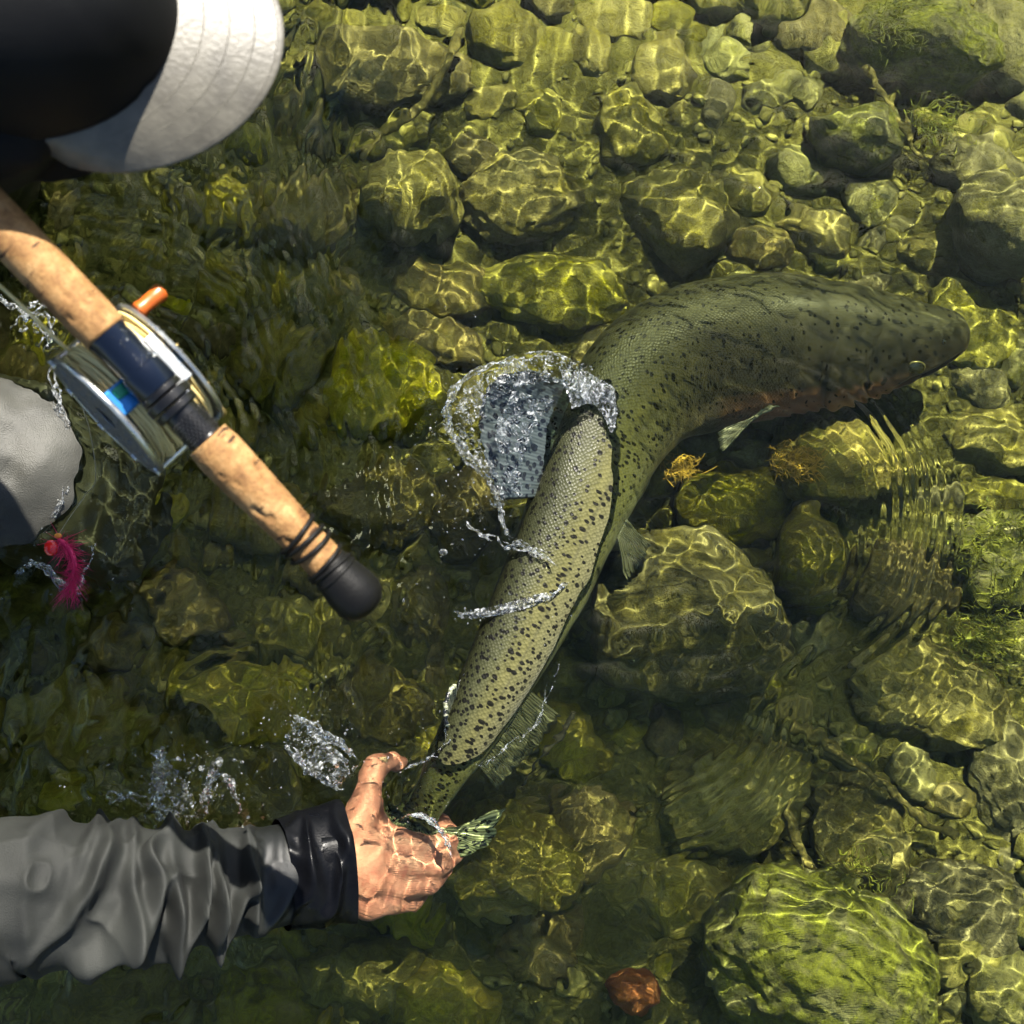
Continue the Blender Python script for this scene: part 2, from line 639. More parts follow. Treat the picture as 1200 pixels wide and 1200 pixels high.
GEN = {
    'slab': 'broad flat olive river slab lying under clear water among rounded cobbles',
    'cobble': 'rounded olive river cobble coated in thin algae under clear water',
    'grey': 'grey-green river cobble with a dusting of silt under clear water',
    'yellow': 'yellow-green algae-covered cobble seen through the rippled water',
    'dark': 'cobble toned dark as if shadowed, in the rippled water beside the angler',
    'pebble': 'small olive pebble wedged between the larger river stones',
}
GRP = {k: 'stones lying on the river bed' for k in GEN}
# px, py, half length, half width, angle (clockwise), material, facets, kind or own label, top height (None = auto)
STONES = [
    (450, 75, 100, 54, 6, 'olive', 5, 'large angular olive slab directly beside the pale cap brim', None),
    (590, 33, 46, 42, 0, 'olive', 2, 'cobble', None),
    (637, 62, 30, 40, 20, 'olive', 3, 'cobble', None),
    (691, 60, 29, 40, 0, 'olive', 3, 'cobble', None),
    (577, 118, 35, 25, -12, 'olive', 1, 'cobble', None),
    (635, 132, 27, 29, 0, 'olive', 1, 'cobble', None),
    (556, 186, 38, 29, 25, 'olive', 2, 'cobble', None),
    (617, 232, 78, 58, 10, 'olive', 4, 'slab', None),
    (486, 226, 56, 57, 0, 'olive', 0, 'round olive boulder with a cracked net of bright sunlight on its top', -0.085),
    (645, 333, 104, 48, 10, 'olive', 5, 'long wedge-shaped olive stone just behind the trout back', None),
    (737, 152, 38, 62, -12, 'olive', 3, 'slab', None),
    (776, 78, 34, 44, -10, 'olive', 1, 'cobble', None),
    (722, 18, 45, 30, 0, 'olive', 2, 'cobble', None),
    (790, 22, 36, 26, 30, 'olive', 2, 'cobble', None),
    (880, 38, 29, 27, 20, 'grey', 0, 'smooth dark grey-green cobble next to a pale curved stone', None),
    (836, 42, 13, 40, 30, 'pale2', 2, 'narrow pale curved stone hugging a dark round cobble', None),
    (848, 72, 33, 25, 10, 'grey', 3, 'grey', None),
    (841, 124, 21, 36, 8, 'grey', 1, 'grey', None),
    (902, 104, 40, 24, -22, 'grey', 2, 'grey', None),
    (953, 33, 54, 38, 10, 'olive', 3, 'slab', None),
    (951, 104, 22, 27, 0, 'grey', 2, 'grey', None),
    (1010, 150, 60, 40, 12, 'moss', 2, 'mossy rounded boulder with a twig resting against its side', -0.11),
    (1090, 52, 88, 66, 10, 'moss', 3, 'big rough mossy boulder with green weed on its upper edge', -0.10),
    (1178, 45, 50, 60, 0, 'grey', 3, 'grey', None),
    (793, 130, 21, 19, 0, 'olive', 2, 'pebble', None),
    (810, 180, 32, 18, 5, 'olive', 0, 'cobble', None),
    (800, 252, 72, 64, 25, 'olive', 5, 'broad cracked olive slab laced with sunlight next to the trout back', None),
    (876, 218, 36, 32, 30, 'olive', 2, 'cobble', None),
    (890, 290, 44, 26, -8, 'yellow', 2, 'yellow', None),
    (958, 272, 46, 32, 10, 'olive', 3, 'cobble', None),
    (978, 300, 32, 20, 0, 'olive', 1, 'pebble', None),
    (1018, 230, 40, 32, 20, 'grey', 4, 'grey', None),
    (1028, 278, 22, 18, 0, 'grey', 1, 'pebble', None),
    (1094, 296, 40, 29, 12, 'olive', 1, 'cobble', None),
    (1056, 264, 24, 13, 0, 'grey', 1, 'pebble', None),
    (1175, 258, 48, 74, -35, 'grey', 2, 'large smooth grey-green boulder with lichen-like specks near the trout snout', -0.07),
    (1150, 188, 62, 38, -10, 'grey', 4, 'slab', None),
    (1130, 380, 68, 50, 30, 'olive', 3, 'flat olive stone under the trout snout crossed by bright light lines', None),
    (1146, 448, 36, 31, 10, 'grey', 1, 'grey', None),
    (1166, 512, 58, 38, 15, 'olive', 1, 'cobble', None),
    (1190, 420, 26, 36, 0, 'grey', 1, 'grey', None),
    (1170, 580, 46, 26, 0, 'olive', 2, 'cobble', None),
    (1180, 660, 62, 66, 0, 'moss', 2, 'bright green mossy boulder beyond the ring of ripples', None),
    (990, 540, 82, 66, 20, 'yellow', 2, 'broad yellow-ochre stone under the trout jaw at the ring ripples', -0.12),
    (955, 655, 46, 58, 10, 'dark', 1, 'dark rounded stone beneath a bulging dome of water', -0.10),
    (800, 725, 116, 96, 20, 'moss2', 2, 'huge mottled boulder close under the surface beside the trout flank', -0.05),
    (1085, 812, 96, 58, 25, 'olive', 3, 'long olive block with rippled bands of light across it', None),
    (1182, 912, 44, 80, -10, 'grey', 1, 'upright smooth grey-green boulder beside the long olive block', None),
    (1008, 985, 66, 76, 30, 'olive', 5, 'angular olive block with crossing light lines next to a sunken stick', None),
    (1140, 1066, 80, 47, 6, 'grey', 1, 'smooth lens-shaped grey-green boulder beside the large pitted rock', None),
    (1170, 1158, 42, 50, 0, 'grey', 1, 'grey', None),
    (1106, 1165, 24, 26, 0, 'grey', 0, 'pebble', None),
    (962, 1142, 150, 98, 34, 'moss', 2, 'largest pitted rock crusted with yellow-green moss just below the water surface', -0.026),
    (868, 935, 96, 62, -20, 'olive', 2, 'slab', None),
    (800, 1052, 64, 46, 0, 'olive', 2, 'cobble', None),
    (600, 1010, 82, 62, 12, 'yellow', 1, 'bright yellow-green boulder right beside the gripping hand', -0.10),
    (690, 985, 48, 58, 0, 'yellow', 2, 'yellow', None),
    (640, 1100, 70, 48, -20, 'yellow', 2, 'yellow', None),
    (520, 1172, 66, 42, 5, 'yellow', 2, 'yellow', None),
    (420, 1150, 66, 52, 0, 'olive', 2, 'cobble', None),
    (742, 1166, 30, 24, 30, 'rust', 2, 'rust-orange stone lying alone near the large pitted rock', -0.12),
    (722, 634, 24, 15, 25, 'pale', 2, 'pale cream stone peeking out under the trout belly', -0.06),
    (448, 452, 74, 62, 0, 'yellow', 2, 'yellow', None),
    (520, 335, 74, 38, 0, 'yellow', 2, 'yellow', None),
    (500, 395, 60, 34, 15, 'yellow', 2, 'yellow', None),
    (360, 250, 66, 56, 0, 'yellow', 2, 'yellow', None),
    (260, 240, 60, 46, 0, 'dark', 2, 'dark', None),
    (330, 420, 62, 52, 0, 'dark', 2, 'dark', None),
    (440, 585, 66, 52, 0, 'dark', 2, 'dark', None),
    (300, 600, 62, 46, 10, 'yellow', 2, 'yellow', None),
    (215, 712, 62, 46, 0, 'yellow', 2, 'yellow', None),
    (345, 730, 54, 42, 0, 'olive', 2, 'cobble', None),
    (100, 845, 86, 56, 0, 'yellow', 2, 'yellow', None),
    (290, 815, 82, 44, 0, 'yellow', 2, 'yellow', None),
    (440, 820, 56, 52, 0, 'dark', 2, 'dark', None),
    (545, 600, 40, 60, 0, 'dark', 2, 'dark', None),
    (390, 30, 44, 30, 0, 'olive', 2, 'cobble', None),
    (460, 160, 44, 24, -10, 'olive', 2, 'cobble', None),
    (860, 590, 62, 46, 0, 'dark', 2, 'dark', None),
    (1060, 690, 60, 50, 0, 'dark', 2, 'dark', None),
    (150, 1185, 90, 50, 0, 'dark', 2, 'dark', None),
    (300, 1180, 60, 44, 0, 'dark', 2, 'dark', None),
]
M['stone_moss2'] = stone_mat('mottled_boulder', (0.07, 0.065, 0.025), (0.2, 0.175, 0.065), (0.44, 0.38, 0.17), (0.26, 0.22, 0.035), 0.6, pits=0.3)
M['stone_pale2'] = stone_mat('pale_olive_stone', (0.2, 0.18, 0.08), (0.34, 0.31, 0.16), (0.45, 0.42, 0.24), (0.2, 0.19, 0.05), 0.2)
placed = []


LAND = [(250, 130, 'the cap brim'), (640, 470, 'the dorsal fin'), (870, 350, 'the trout back'), (1120, 395, 'the trout snout'), (960, 480, 'the trout jaw'),
        (690, 650, 'the trout belly'), (560, 860, 'the trout tail'), (440, 980, 'the gripping hand'), (200, 1060, 'the grey sleeve'), (420, 700, 'the rubber butt'),
        (160, 450, 'the fly reel'), (60, 540, 'the wader knee'), (70, 660, 'the pink fly'), (240, 910, 'the jagged splash'), (310, 590, 'the lower cork grip'),
        (962, 1142, 'the pitted rock'), (742, 1166, 'the rust stone'), (486, 226, 'the round boulder'), (450, 75, 'the angular slab'), (645, 333, 'the wedge-shaped stone'),
        (1010, 150, 'the twig boulder'), (1090, 52, 'the big mossy boulder'), (800, 252, 'the cracked slab'), (836, 42, 'the pale curved stone'),
        (1175, 258, 'the speckled boulder'), (1180, 660, 'the green boulder'), (990, 540, 'the ochre stone'), (800, 725, 'the mottled boulder'),
        (1085, 812, 'the long block'), (1008, 985, 'the angular block'), (1140, 1066, 'the lens-shaped boulder'), (600, 1010, 'the yellow boulder')]


USED = set()


def own_label(px, py, a, b, facets, kind, mat):
    ds = sorted((math.hypot(px - x, py - y), n) for x, y, n in LAND)
    r = math.sqrt(a * b)
    size = 'tiny' if r < 13 else 'small' if r < 21 else 'medium' if r < 34 else 'large'
    shape = 'long' if max(a, b) / min(a, b) > 1.5 else 'angular' if facets >= 3 else 'blunt' if facets == 2 else 'rounded'
    colour = {'olive': 'olive', 'grey': 'grey-green', 'yellow': 'yellow-green', 'dark': 'shade-toned brown', 'moss': 'mossy'}.get(mat, mat)
    noun = 'pebble' if r < 21 else 'cobble' if r < 50 else 'stone'
    for k in (1, 2, 3, 4):
        lab = '%s %s %s %s near %s, towards %s' % (size, shape, colour, noun, ds[0][1], ds[k][1])
        if lab not in USED:
            break
    USED.add(lab)
    return lab


def put_stone(px, py, a, b, ang, mat, facets, label, ztop, seed, sub=4, group=None):
    z0 = BED + 0.03
    s = SC(z0)
    A, B_ = a / s, b / s
    if ztop is None:
        ztop = BED + 1.15 * min(A, B_) + 0.01
    cz = max(0.62 * min(A, B_), (ztop - BED + 0.012) / 2)
    zc = ztop - cz
    s = SC(min(ztop - 0.5 * cz, -0.001))
    A, B_ = a / s, b / s
    p = P(px, py, min(ztop - 0.6 * cz, -0.001))
    v, f = stone_shape(sub, seed, facets)
    v = v * np.array([A, B_, cz]) * 1.04
    t = -math.radians(ang)
    R = np.array([[math.cos(t), -math.sin(t), 0], [math.sin(t), math.cos(t), 0], [0, 0, 1]])
    v = v @ R.T
    o = link('stone', mesh(v, f, 'stone'), M['stone_' + mat], label=label, cat='stone', group=group, receiver=True)
    o.location = (p[0], p[1], zc)
    return o


for i, (px, py, a, b, ang, mt, fc, lab, zt) in enumerate(STONES):
    put_stone(px, py, a, b, ang, mt, fc, own_label(px, py, a, b, fc, lab, mt) if lab in GEN else lab, zt, 100 + i, 5 if max(a, b) > 75 else 4, GRP.get(lab))
    placed.append((px, py, a, b, ang))


def inside(px, py, k):
    for (cx, cy, a, b, ang) in placed:
        t = math.radians(ang)
        u = (px - cx) * math.cos(t) + (py - cy) * math.sin(t)
        v = -(px - cx) * math.sin(t) + (py - cy) * math.cos(t)
        if (u / (a + k)) ** 2 + (v / (b + k)) ** 2 < 1:
            return True
    return False


rs = random.Random(7)
cnt = 0
for rad, tries, kinds in ((38, 500, 1), (26, 900, 1), (17, 1400, 0), (11, 1200, 0)):
    for _ in range(tries):
        if cnt > 205:
            break
        px, py = rs.uniform(-60, 1260), rs.uniform(-60, 1260)
        r = rad * rs.uniform(0.8, 1.2)
        if inside(px, py, r * 0.72):
            continue
        a, b = r * rs.uniform(1.0, 1.35), r * rs.uniform(0.75, 1.0)
        ang = rs.uniform(0, 180)
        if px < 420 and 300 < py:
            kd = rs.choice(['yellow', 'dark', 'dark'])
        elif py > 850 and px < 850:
            kd = rs.choice(['yellow', 'cobble', 'yellow'])
        elif px > 850:
            kd = rs.choice(['grey', 'grey', 'cobble'])
        else:
            kd = 'cobble'
        mt = {'yellow': 'yellow', 'dark': 'dark', 'cobble': 'olive', 'grey': 'grey'}[kd]
        lab = kd if kinds else 'pebble'
        fc = rs.choice([0, 1, 2, 3, 5, 7])
        put_stone(px, py, a, b, ang, mt, fc, own_label(px, py, a, b, fc, lab, mt), None, 500 + cnt, 4 if rad > 30 else 3, GRP[lab])
        placed.append((px, py, a, b, ang))
        cnt += 1

# gravel between the stones
r = np.random.default_rng(3)
gv = MB()
v0, f0 = ico(1)
for k in range(6000):
    x, y = r.uniform(-0.72, 0.72), r.uniform(-0.72, 0.72)
    s = r.uniform(0.003, 0.008) * (1.5 if r.random() < 0.1 else 1)
    if k >= 3400:                                       # coarser shingle further out
        t, d = r.uniform(0, 6.28), 0.70 + 1.3 * r.random() ** 1.6
        x, y = d * math.cos(t), d * math.sin(t)
        s = 0.006 + 0.03 * r.random() ** 2
    q = v0 * (1 + 0.25 * r.normal(size=(len(v0), 1))) * s * np.array([r.uniform(0.8, 1.5), r.uniform(0.8, 1.3), r.uniform(0.5, 0.9)])
    t = r.uniform(0, 6.28)
    q = q @ np.array([[math.cos(t), -math.sin(t), 0], [math.sin(t), math.cos(t), 0], [0, 0, 1]])
    gv.add(q + np.array([x, y, float(bed_z(np.array([x]), np.array([y]))[0]) + s * 0.3]), f0)
gv.build('gravel', M['gravel'], kind='stuff', label='loose olive gravel filling gaps between the river stones', cat='gravel', receiver=True)

# ------------------------------------------------------------------ sunken sticks and weed
m = Mat('wet_wood', Roughness=0.8)
c = m.coord()
m.set('Base_Color', m.ramp(m.noise(m.mapping(c, (1, 1, 1)), 90, 5, 0.7), [(0.3, (0.05, 0.04, 0.012)), (0.55, (0.15, 0.12, 0.035)), (0.75, (0.27, 0.22, 0.08))]))
m.bump(m.noise(c, 260, 4, 0.7), 0.8, 0.003)
M['wood'] = m.m
m = Mat('black_twig', Base_Color=(0.02, 0.017, 0.012), Roughness=0.6)
M['twig'] = m.m


def stick(pts, r0, r1, mat, label, seed, twigs=0):
    w = np.array([P(*p) for p in pts])
    root = w[0].copy()
    n = 40
    q = spline(w, n)
    rr = np.random.default_rng(seed)
    q[:, :2] += 0.0016 * np.cumsum(rr.normal(0, 0.35, (n, 2)), axis=0)
    rad = np.linspace(r0, r1, n) * (1 + 0.16 * rr.normal(0, 1, n).clip(-1.5, 1.5))
    b = MB()
    b.tube(q - root, rad, 10)
    for k in range(twigs):
        i = rr.integers(8, n - 6)
        d = rr.normal(0, 1, 3) * np.array([1, 1, 0.3])
        d /= np.linalg.norm(d)
        L = rr.uniform(0.012, 0.03)
        b.tube([q[i] - root, q[i] - root + d * L * 0.5, q[i] - root + d * L + np.array([0, 0, 0.003])], [rad[i] * 0.5, rad[i] * 0.4, rad[i] * 0.15], 6)
    o = b.build('stick', M[mat], label=label, cat='stick', receiver=True)
    o.location = root
    return o


stick([(930, 848, -.15), (974, 875, -.15), (1030, 915, -.155), (1075, 955, -.16), (1120, 978, -.17)], 0.0065, 0.004, 'wood', 'sunken brown stick lying between the long olive block and angular block', 1, 3)
stick([(905, 868, -.17), (942, 1005, -.16), (1000, 1050, -.15), (1040, 1090, -.15), (1080, 1140, -.17)], 0.0055, 0.003, 'wood', 'thin forked stick lying along the edge of the large pitted rock', 2, 5)
stick([(1012, 78, -.15), (1035, 110, -.14), (1060, 150, -.14), (1082, 184, -.16)], 0.005, 0.003, 'wood', 'short straight stick leaning on the mossy boulder beside green weed', 3, 2)
stick([(612, 922, -.06), (640, 885, -.05), (662, 860, -.045), (678, 836, -.04)], 0.0016, 0.0034, 'twig', 'thin black twig just under the surface beside the trout tail', 4, 0)
stick([(392, 200, -.16), (430, 170, -.15), (500, 120, -.14), (540, 30, -.15)], 0.003, 0.005, 'wood', 'slender sunken stick lying across the large angular slab', 5, 2)


def weed(px, py, z, spread, n, hgt, mat, label, seed):
    rr = np.random.default_rng(seed)
    c = P(px, py, z)
    b = MB()
    for k in range(n):
        p = np.array([rr.normal(0, spread * 0.5), rr.normal(0, spread * 0.4), 0])
        d = np.array([rr.normal(0.5, 0.7), rr.normal(-0.3, 0.7), rr.uniform(0.3, 0.9)])
        d = d / np.linalg.norm(d) * hgt * rr.uniform(0.5, 1.3)
        e = np.array([rr.normal(0, 0.3), rr.normal(0, 0.3), -0.25]) * hgt
        w = rr.uniform(0.0003, 0.0007)
        b.tube([p - d * 0.2, p + d * 0.4, p + d * 0.8 + e * 0.4, p + d + e], [w, w, w * 0.8, w * 0.3], 4, False)
    o = b.build('water_weed', mat, label=label, cat='weed', kind='stuff', receiver=True)
    o.location = c


def weed_mat(name, c0, c1):
    q = Mat(name, Roughness=0.7)
    q.set('Base_Color', q.ramp(q.noise(q.coord(), 80, 3), [(0.35, c0), (0.65, c1)]))
    return q.m


WG = weed_mat('green_weed', (0.09, 0.10, 0.01), (0.2, 0.2, 0.02))
WO = weed_mat('ochre_weed', (0.24, 0.14, 0.02), (0.5, 0.3, 0.04))
weed(1100, 142, -0.15, 0.04, 300, 0.010, WG, 'green filament weed in the gap beside the leaning stick', 1)
weed(1062, 20, -0.10, 0.045, 500, 0.010, WG, 'bright green weed growing on the big rough boulder', 2)
weed(1170, 640, -0.15, 0.055, 600, 0.009, WG, 'bright green weed draped over the boulder beyond the ripples', 3)
weed(1155, 745, -0.16, 0.05, 500, 0.010, WG, 'dark green weed below the bright mossy boulder', 6)
weed(932, 540, -0.11, 0.025, 260, 0.012, WO, 'ochre weed tuft on the yellow stone under the trout jaw', 4)
weed(797, 547, -0.11, 0.018, 180, 0.011, WO, 'small ochre weed tuft in the shadow under the trout', 5)
weed(1000, 1030, -0.13, 0.05, 160, 0.014, WG, 'sparse green weed caught along the forked stick', 7)

# ------------------------------------------------------------------ the trout
FISH = np.array([   # px, py, z, half height (m), half thickness (m), roll (deg)
    (1134, 389, -.080, .008, .008, 48),
    (1128, 390, -.080, .020, .017, 48),
    (1104, 393, -.082, .035, .028, 48),
    (1062, 398, -.087, .051, .040, 47),
    (1010, 400, -.092, .068, .050, 46),
    (950, 402, -.096, .081, .057, 44),
    (880, 407, -.096, .089, .060, 41),
    (812, 420, -.088, .088, .058, 37),
    (758, 448, -.072, .080, .053, 35),
    (716, 504, -.052, .068, .046, 31),
    (684, 577, -.030, .057, .040, 25),
    (652, 652, -.020, .051, .036, 23),
    (617, 727, -.013, .045, .032, 22),
    (581, 797, -.009, .038, .028, 20),
    (549, 857, -.012, .031, .023, 18),
    (520, 905, -.024, .025, .018, 14),
    (498, 940, -.042, .023, .014, 10),
    (484, 960, -.050, .026, .008, 10)])
NF, MF = 300, 112
fp = np.array([np.append(P(a, b, z), [h, w, math.radians(rl)]) for a, b, z, h, w, rl in FISH])
cl = spline(fp, 1200)
seg = np.r_[0, np.cumsum(np.linalg.norm(np.diff(cl[:, :3], axis=0), axis=1))]
FL = seg[-1]
# denser rings at the head
uu = np.linspace(0, 1, NF)
uu = (0.72 * uu + 0.28 * uu ** 2.2) * FL
cl = np.stack([np.interp(uu, seg, cl[:, k]) for k in range(6)], -1)
T = np.gradient(cl[:, :3], axis=0)
T = -T / np.linalg.norm(T, axis=1)[:, None]              # heading: towards the nose
side = np.cross(np.array([0, 0, 1.0]), T)
side /= np.linalg.norm(side, axis=1)[:, None]            # to the left of the heading
upn = np.cross(T, side)
DOR = np.cos(cl[:, 5])[:, None] * side + np.sin(cl[:, 5])[:, None] * upn     # towards the dorsal edge
LAT = np.cross(T, DOR)
LAT *= np.sign(LAT[:, 2])[:, None]                       # flank that faces up
th = np.arange(MF) / MF * 2 * np.pi                      # 0 = dorsal, pi = belly
uN = uu / FL


def section(th, u):
    cy_, cx_ = np.cos(th), np.sin(th)
    e = 0.86
    y = np.sign(cy_) * np.abs(cy_) ** e
    x = np.sign(cx_) * np.abs(cx_) ** e * (1.0 - 0.10 * cy_)
    return y, x


Yf, Xf = section(th, 0)
Hh, Ww = cl[:, 3][:, None], cl[:, 4][:, None]
U2 = np.repeat(uu[:, None], MF, 1)
TH = np.repeat(th[None], NF, 0)
tt = np.abs(((TH + np.pi) % (2 * np.pi)) - np.pi) / np.pi           # 0 dorsal .. 1 belly
y = Hh * Yf[None]
x = Ww * Xf[None]
# gill cover: raised plate ending in a curved edge, jaw groove, eye socket
gill = 0.168 - 0.052 * ((tt - 0.58) / 0.42) ** 2
edge = 1 / (1 + np.exp((U2 - gill) / 0.0012))
msk = np.exp(-((tt - 0.60) / 0.27) ** 4)
dsp = 0.0072 * edge * msk * np.clip((U2 - 0.07) / 0.08, 0, 1)
pre = 0.118 - 0.03 * ((tt - 0.6) / 0.4) ** 2
dsp = dsp - 0.0032 * np.exp(-((U2 - pre) / 0.0016) ** 2) * msk
mouth = 0.66 + 0.55 * (U2 - 0.0)
dsp = dsp - 0.008 * np.exp(-((tt - mouth) / 0.022) ** 2) * (1 / (1 + np.exp((U2 - 0.078) / 0.004)))
dsp = dsp - 0.003 * np.exp(-(((U2 - 0.058) / 0.011) ** 2 + ((tt - 0.55) / 0.055) ** 2))
k = 1 + dsp / np.maximum(np.hypot(x, y), 0.004)
x, y = x * k, y * k
V = cl[:, None, :3] + y[..., None] * DOR[:, None] + x[..., None] * LAT[:, None]
fv = V.reshape(-1, 3)
ffc = [list(q) for q in gridfaces(NF, MF, True)] + [list(range(MF))[::-1], list(range((NF - 1) * MF, NF * MF))]
trout = empty('trout', cl[NF // 2, :3], 'large spotted olive trout bending through the water, held by its tail', 'fish')
me = mesh(fv, ffc, 'trout_body', trout)
girth = (np.pi * np.sqrt((Hh ** 2 + Ww ** 2) / 2))
sgn = np.where(((TH + np.pi) % (2 * np.pi)) - np.pi >= 0, 1, -1)
arc = tt * girth
for nm, arr in (('bt', tt), ('bu', U2 / FL)):
    a = me.attributes.new(nm, 'FLOAT', 'POINT')
    a.data.foreach_set('value', arr.ravel())
a = me.attributes.new('bp', 'FLOAT_VECTOR', 'POINT')
a.data.foreach_set('vector', np.stack([U2, arc, sgn * 3.0], -1).reshape(-1, 3).ravel())

m = Mat('trout_skin', Roughness=0.32, Specular_IOR_Level=0.55)
bt, bu = m.attr('bt').outputs['Fac'], m.attr('bu').outputs['Fac']
bp = m.attr('bp').outputs['Vector']
wob = m.noise(bp, 14, 3)
t2 = m.math('ADD', bt, m.math('MULTIPLY', m.math('SUBTRACT', wob, 0.5), 0.16))
front = m.ramp(t2, [(0.0, (0.05, 0.048, 0.030)), (0.18, (0.054, 0.051, 0.032)), (0.34, (0.034, 0.031, 0.021)), (0.56, (0.024, 0.020, 0.014)), (0.80, (0.12, 0.09, 0.065)), (1.0, (0.5, 0.46, 0.38))])  # front flank darker than the back: its shade is put into the colour
rear = m.ramp(t2, [(0.0, (0.012, 0.013, 0.006)), (0.20, (0.022, 0.024, 0.011)), (0.34, (0.046, 0.048, 0.022)), (0.48, (0.088, 0.084, 0.032)), (0.70, (0.095, 0.092, 0.048)), (1.0, (0.22, 0.22, 0.17))])
cb = m.mix(m.range(bu, 0.33, 0.55), front, rear)
# rosy gill cover and lower head
rose = m.math('MULTIPLY', m.math('MULTIPLY', m.range(bt, 0.56, 0.68), m.range(bt, 0.99, 0.86)), m.math('MULTIPLY', m.range(bu, 0.06, 0.11), m.range(bu, 0.34, 0.25)))
cb = m.mix(m.math('MULTIPLY', rose, 0.85), cb, (0.32, 0.125, 0.075))
# scales
sv = m.mapping(bp, (1, 1, 1), (0, 0, math.radians(45)))
vo = m.n('TexVoronoi', Vector=sv, Scale=310.0, Randomness=0.5, p_voronoi_dimensions='2D')
sd = vo.outputs['Distance']
body = m.math('MULTIPLY', m.range(bu, 0.20, 0.26), 1.0)
cb = m.mix(m.math('MULTIPLY', body, m.range(sd, 0.40, 0.75)), cb, m.mix(0.8, cb, (0.45, 0.47, 0.4), 'MULTIPLY'))
cb = m.mix(m.math('MULTIPLY', body, 0.55), cb, m.mix(1.0, cb, m.ramp(vo.outputs['Color'], [(0.1, (0.7, 0.72, 0.68)), (0.9, (1.25, 1.25, 1.2))]), 'MULTIPLY'))
cb = m.mix(m.math('MULTIPLY', m.math('MULTIPLY', m.range(m.math('ABSOLUTE', m.math('SUBTRACT', bt, 0.52)), 0.012, 0.004), body), 0.35), cb, (0.03, 0.03, 0.02))
# black spots, two sizes, denser towards the tail
dens = m.range(bu, 0.22, 0.8, 0.16, 0.85)
side_f = m.range(bt, 0.80, 0.64)
spots = None
for scl, rmin, rmax, dk in ((92.0, 0.11, 0.24, 1.0), (150.0, 0.14, 0.29, 0.9)):
    w = m.n('VectorMath', i0=bp, i1=m.n('VectorMath', i0=m.n('TexNoise', Vector=bp, Scale=180.0).outputs[1], i1=(0.0022, 0.0022, 0.0), p_operation='MULTIPLY').outputs[0], p_operation='ADD').outputs[0]
    v3 = m.n('TexVoronoi', Vector=m.mapping(w, (1.0, 0.86, 1)), Scale=scl, Randomness=0.95, p_voronoi_dimensions='2D')
    rgb = m.n('SeparateColor', Color=v3.outputs['Color']).outputs
    on = m.math('LESS_THAN', rgb[0], m.math('MULTIPLY', dens, dk))
    rad = m.range(rgb[1], 0, 1, rmin, rmax)
    sp = m.math('MULTIPLY', on, m.range(m.math('SUBTRACT', v3.outputs['Distance'], rad), 0.05, -0.02))
    spots = sp if spots is None else m.math('MAXIMUM', spots, sp)
spots = m.math('MULTIPLY', spots, side_f)
cb = m.mix(m.math('MULTIPLY', spots, 0.96), cb, (0.003, 0.003, 0.0025))
m.set('Base_Color', cb)
m.set('Metallic', m.math('MULTIPLY', m.math('MULTIPLY', m.range(bt, 0.25, 0.5), 0.0), body))
m.set('Roughness', m.range(m.noise(bp, 60, 3), 0.3, 0.7, 0.34, 0.52))
m.set('Specular_IOR_Level', 0.13)
m.bump(m.math('ADD', m.math('MULTIPLY', m.math('MULTIPLY', sd, -1.0), body), m.math('MULTIPLY', m.noise(bp, 90, 3), 0.35)), 0.4, 0.0016)
M['trout'] = m.m
fb = link('body', me, M['trout'], trout, receiver=True)


def fish_at(u, th_):
    i = int(np.argmin(np.abs(uN - u)))
    ya, xa = section(np.array([th_]), 0)
    return cl[i, :3] + cl[i, 3] * ya[0] * DOR[i] + cl[i, 4] * xa[0] * LAT[i], i


def fin_mat(name, c0, c1, spots, alpha=0.9):
    m = Mat(name, Roughness=0.3, Specular_IOR_Level=0.6)
    uv = m.attr('fp').outputs['Vector']
    rays = m.n('TexWave', Vector=m.mapping(uv, (1, 0.0, 0)), Scale=1.0, Distortion=0.6, Detail=1.0).outputs['Color']
    cc = m.mix(m.range(rays, 0.2, 0.8), c0, c1)
    if spots:
        v = m.n('TexVoronoi', Vector=m.mapping(uv, (1.2, 9.0, 1)), Scale=1.0, Randomness=1.0, p_voronoi_dimensions='2D')
        cc = m.mix(m.math('MULTIPLY', m.range(v.outputs['Distance'], 0.34, 0.26), 1.0), cc, (0.004, 0.005, 0.006))
    m.set('Base_Color', cc)
    m.set('Transmission_Weight', 0.0)
    m.set('Alpha', alpha)
    m.bump(rays, 0.15, 0.0006)
    return m.m


M['dorsal'] = fin_mat('dorsal_fin_membrane', (0.022, 0.029, 0.028), (0.042, 0.054, 0.051), True, 0.85)
M['tailfin'] = fin_mat('tail_fin_membrane', (0.10, 0.11, 0.06), (0.34, 0.35, 0.24), True, 0.85)
M['palefin'] = fin_mat('pale_fin_membrane', (0.09, 0.09, 0.065), (0.17, 0.17, 0.13), False, 0.65)


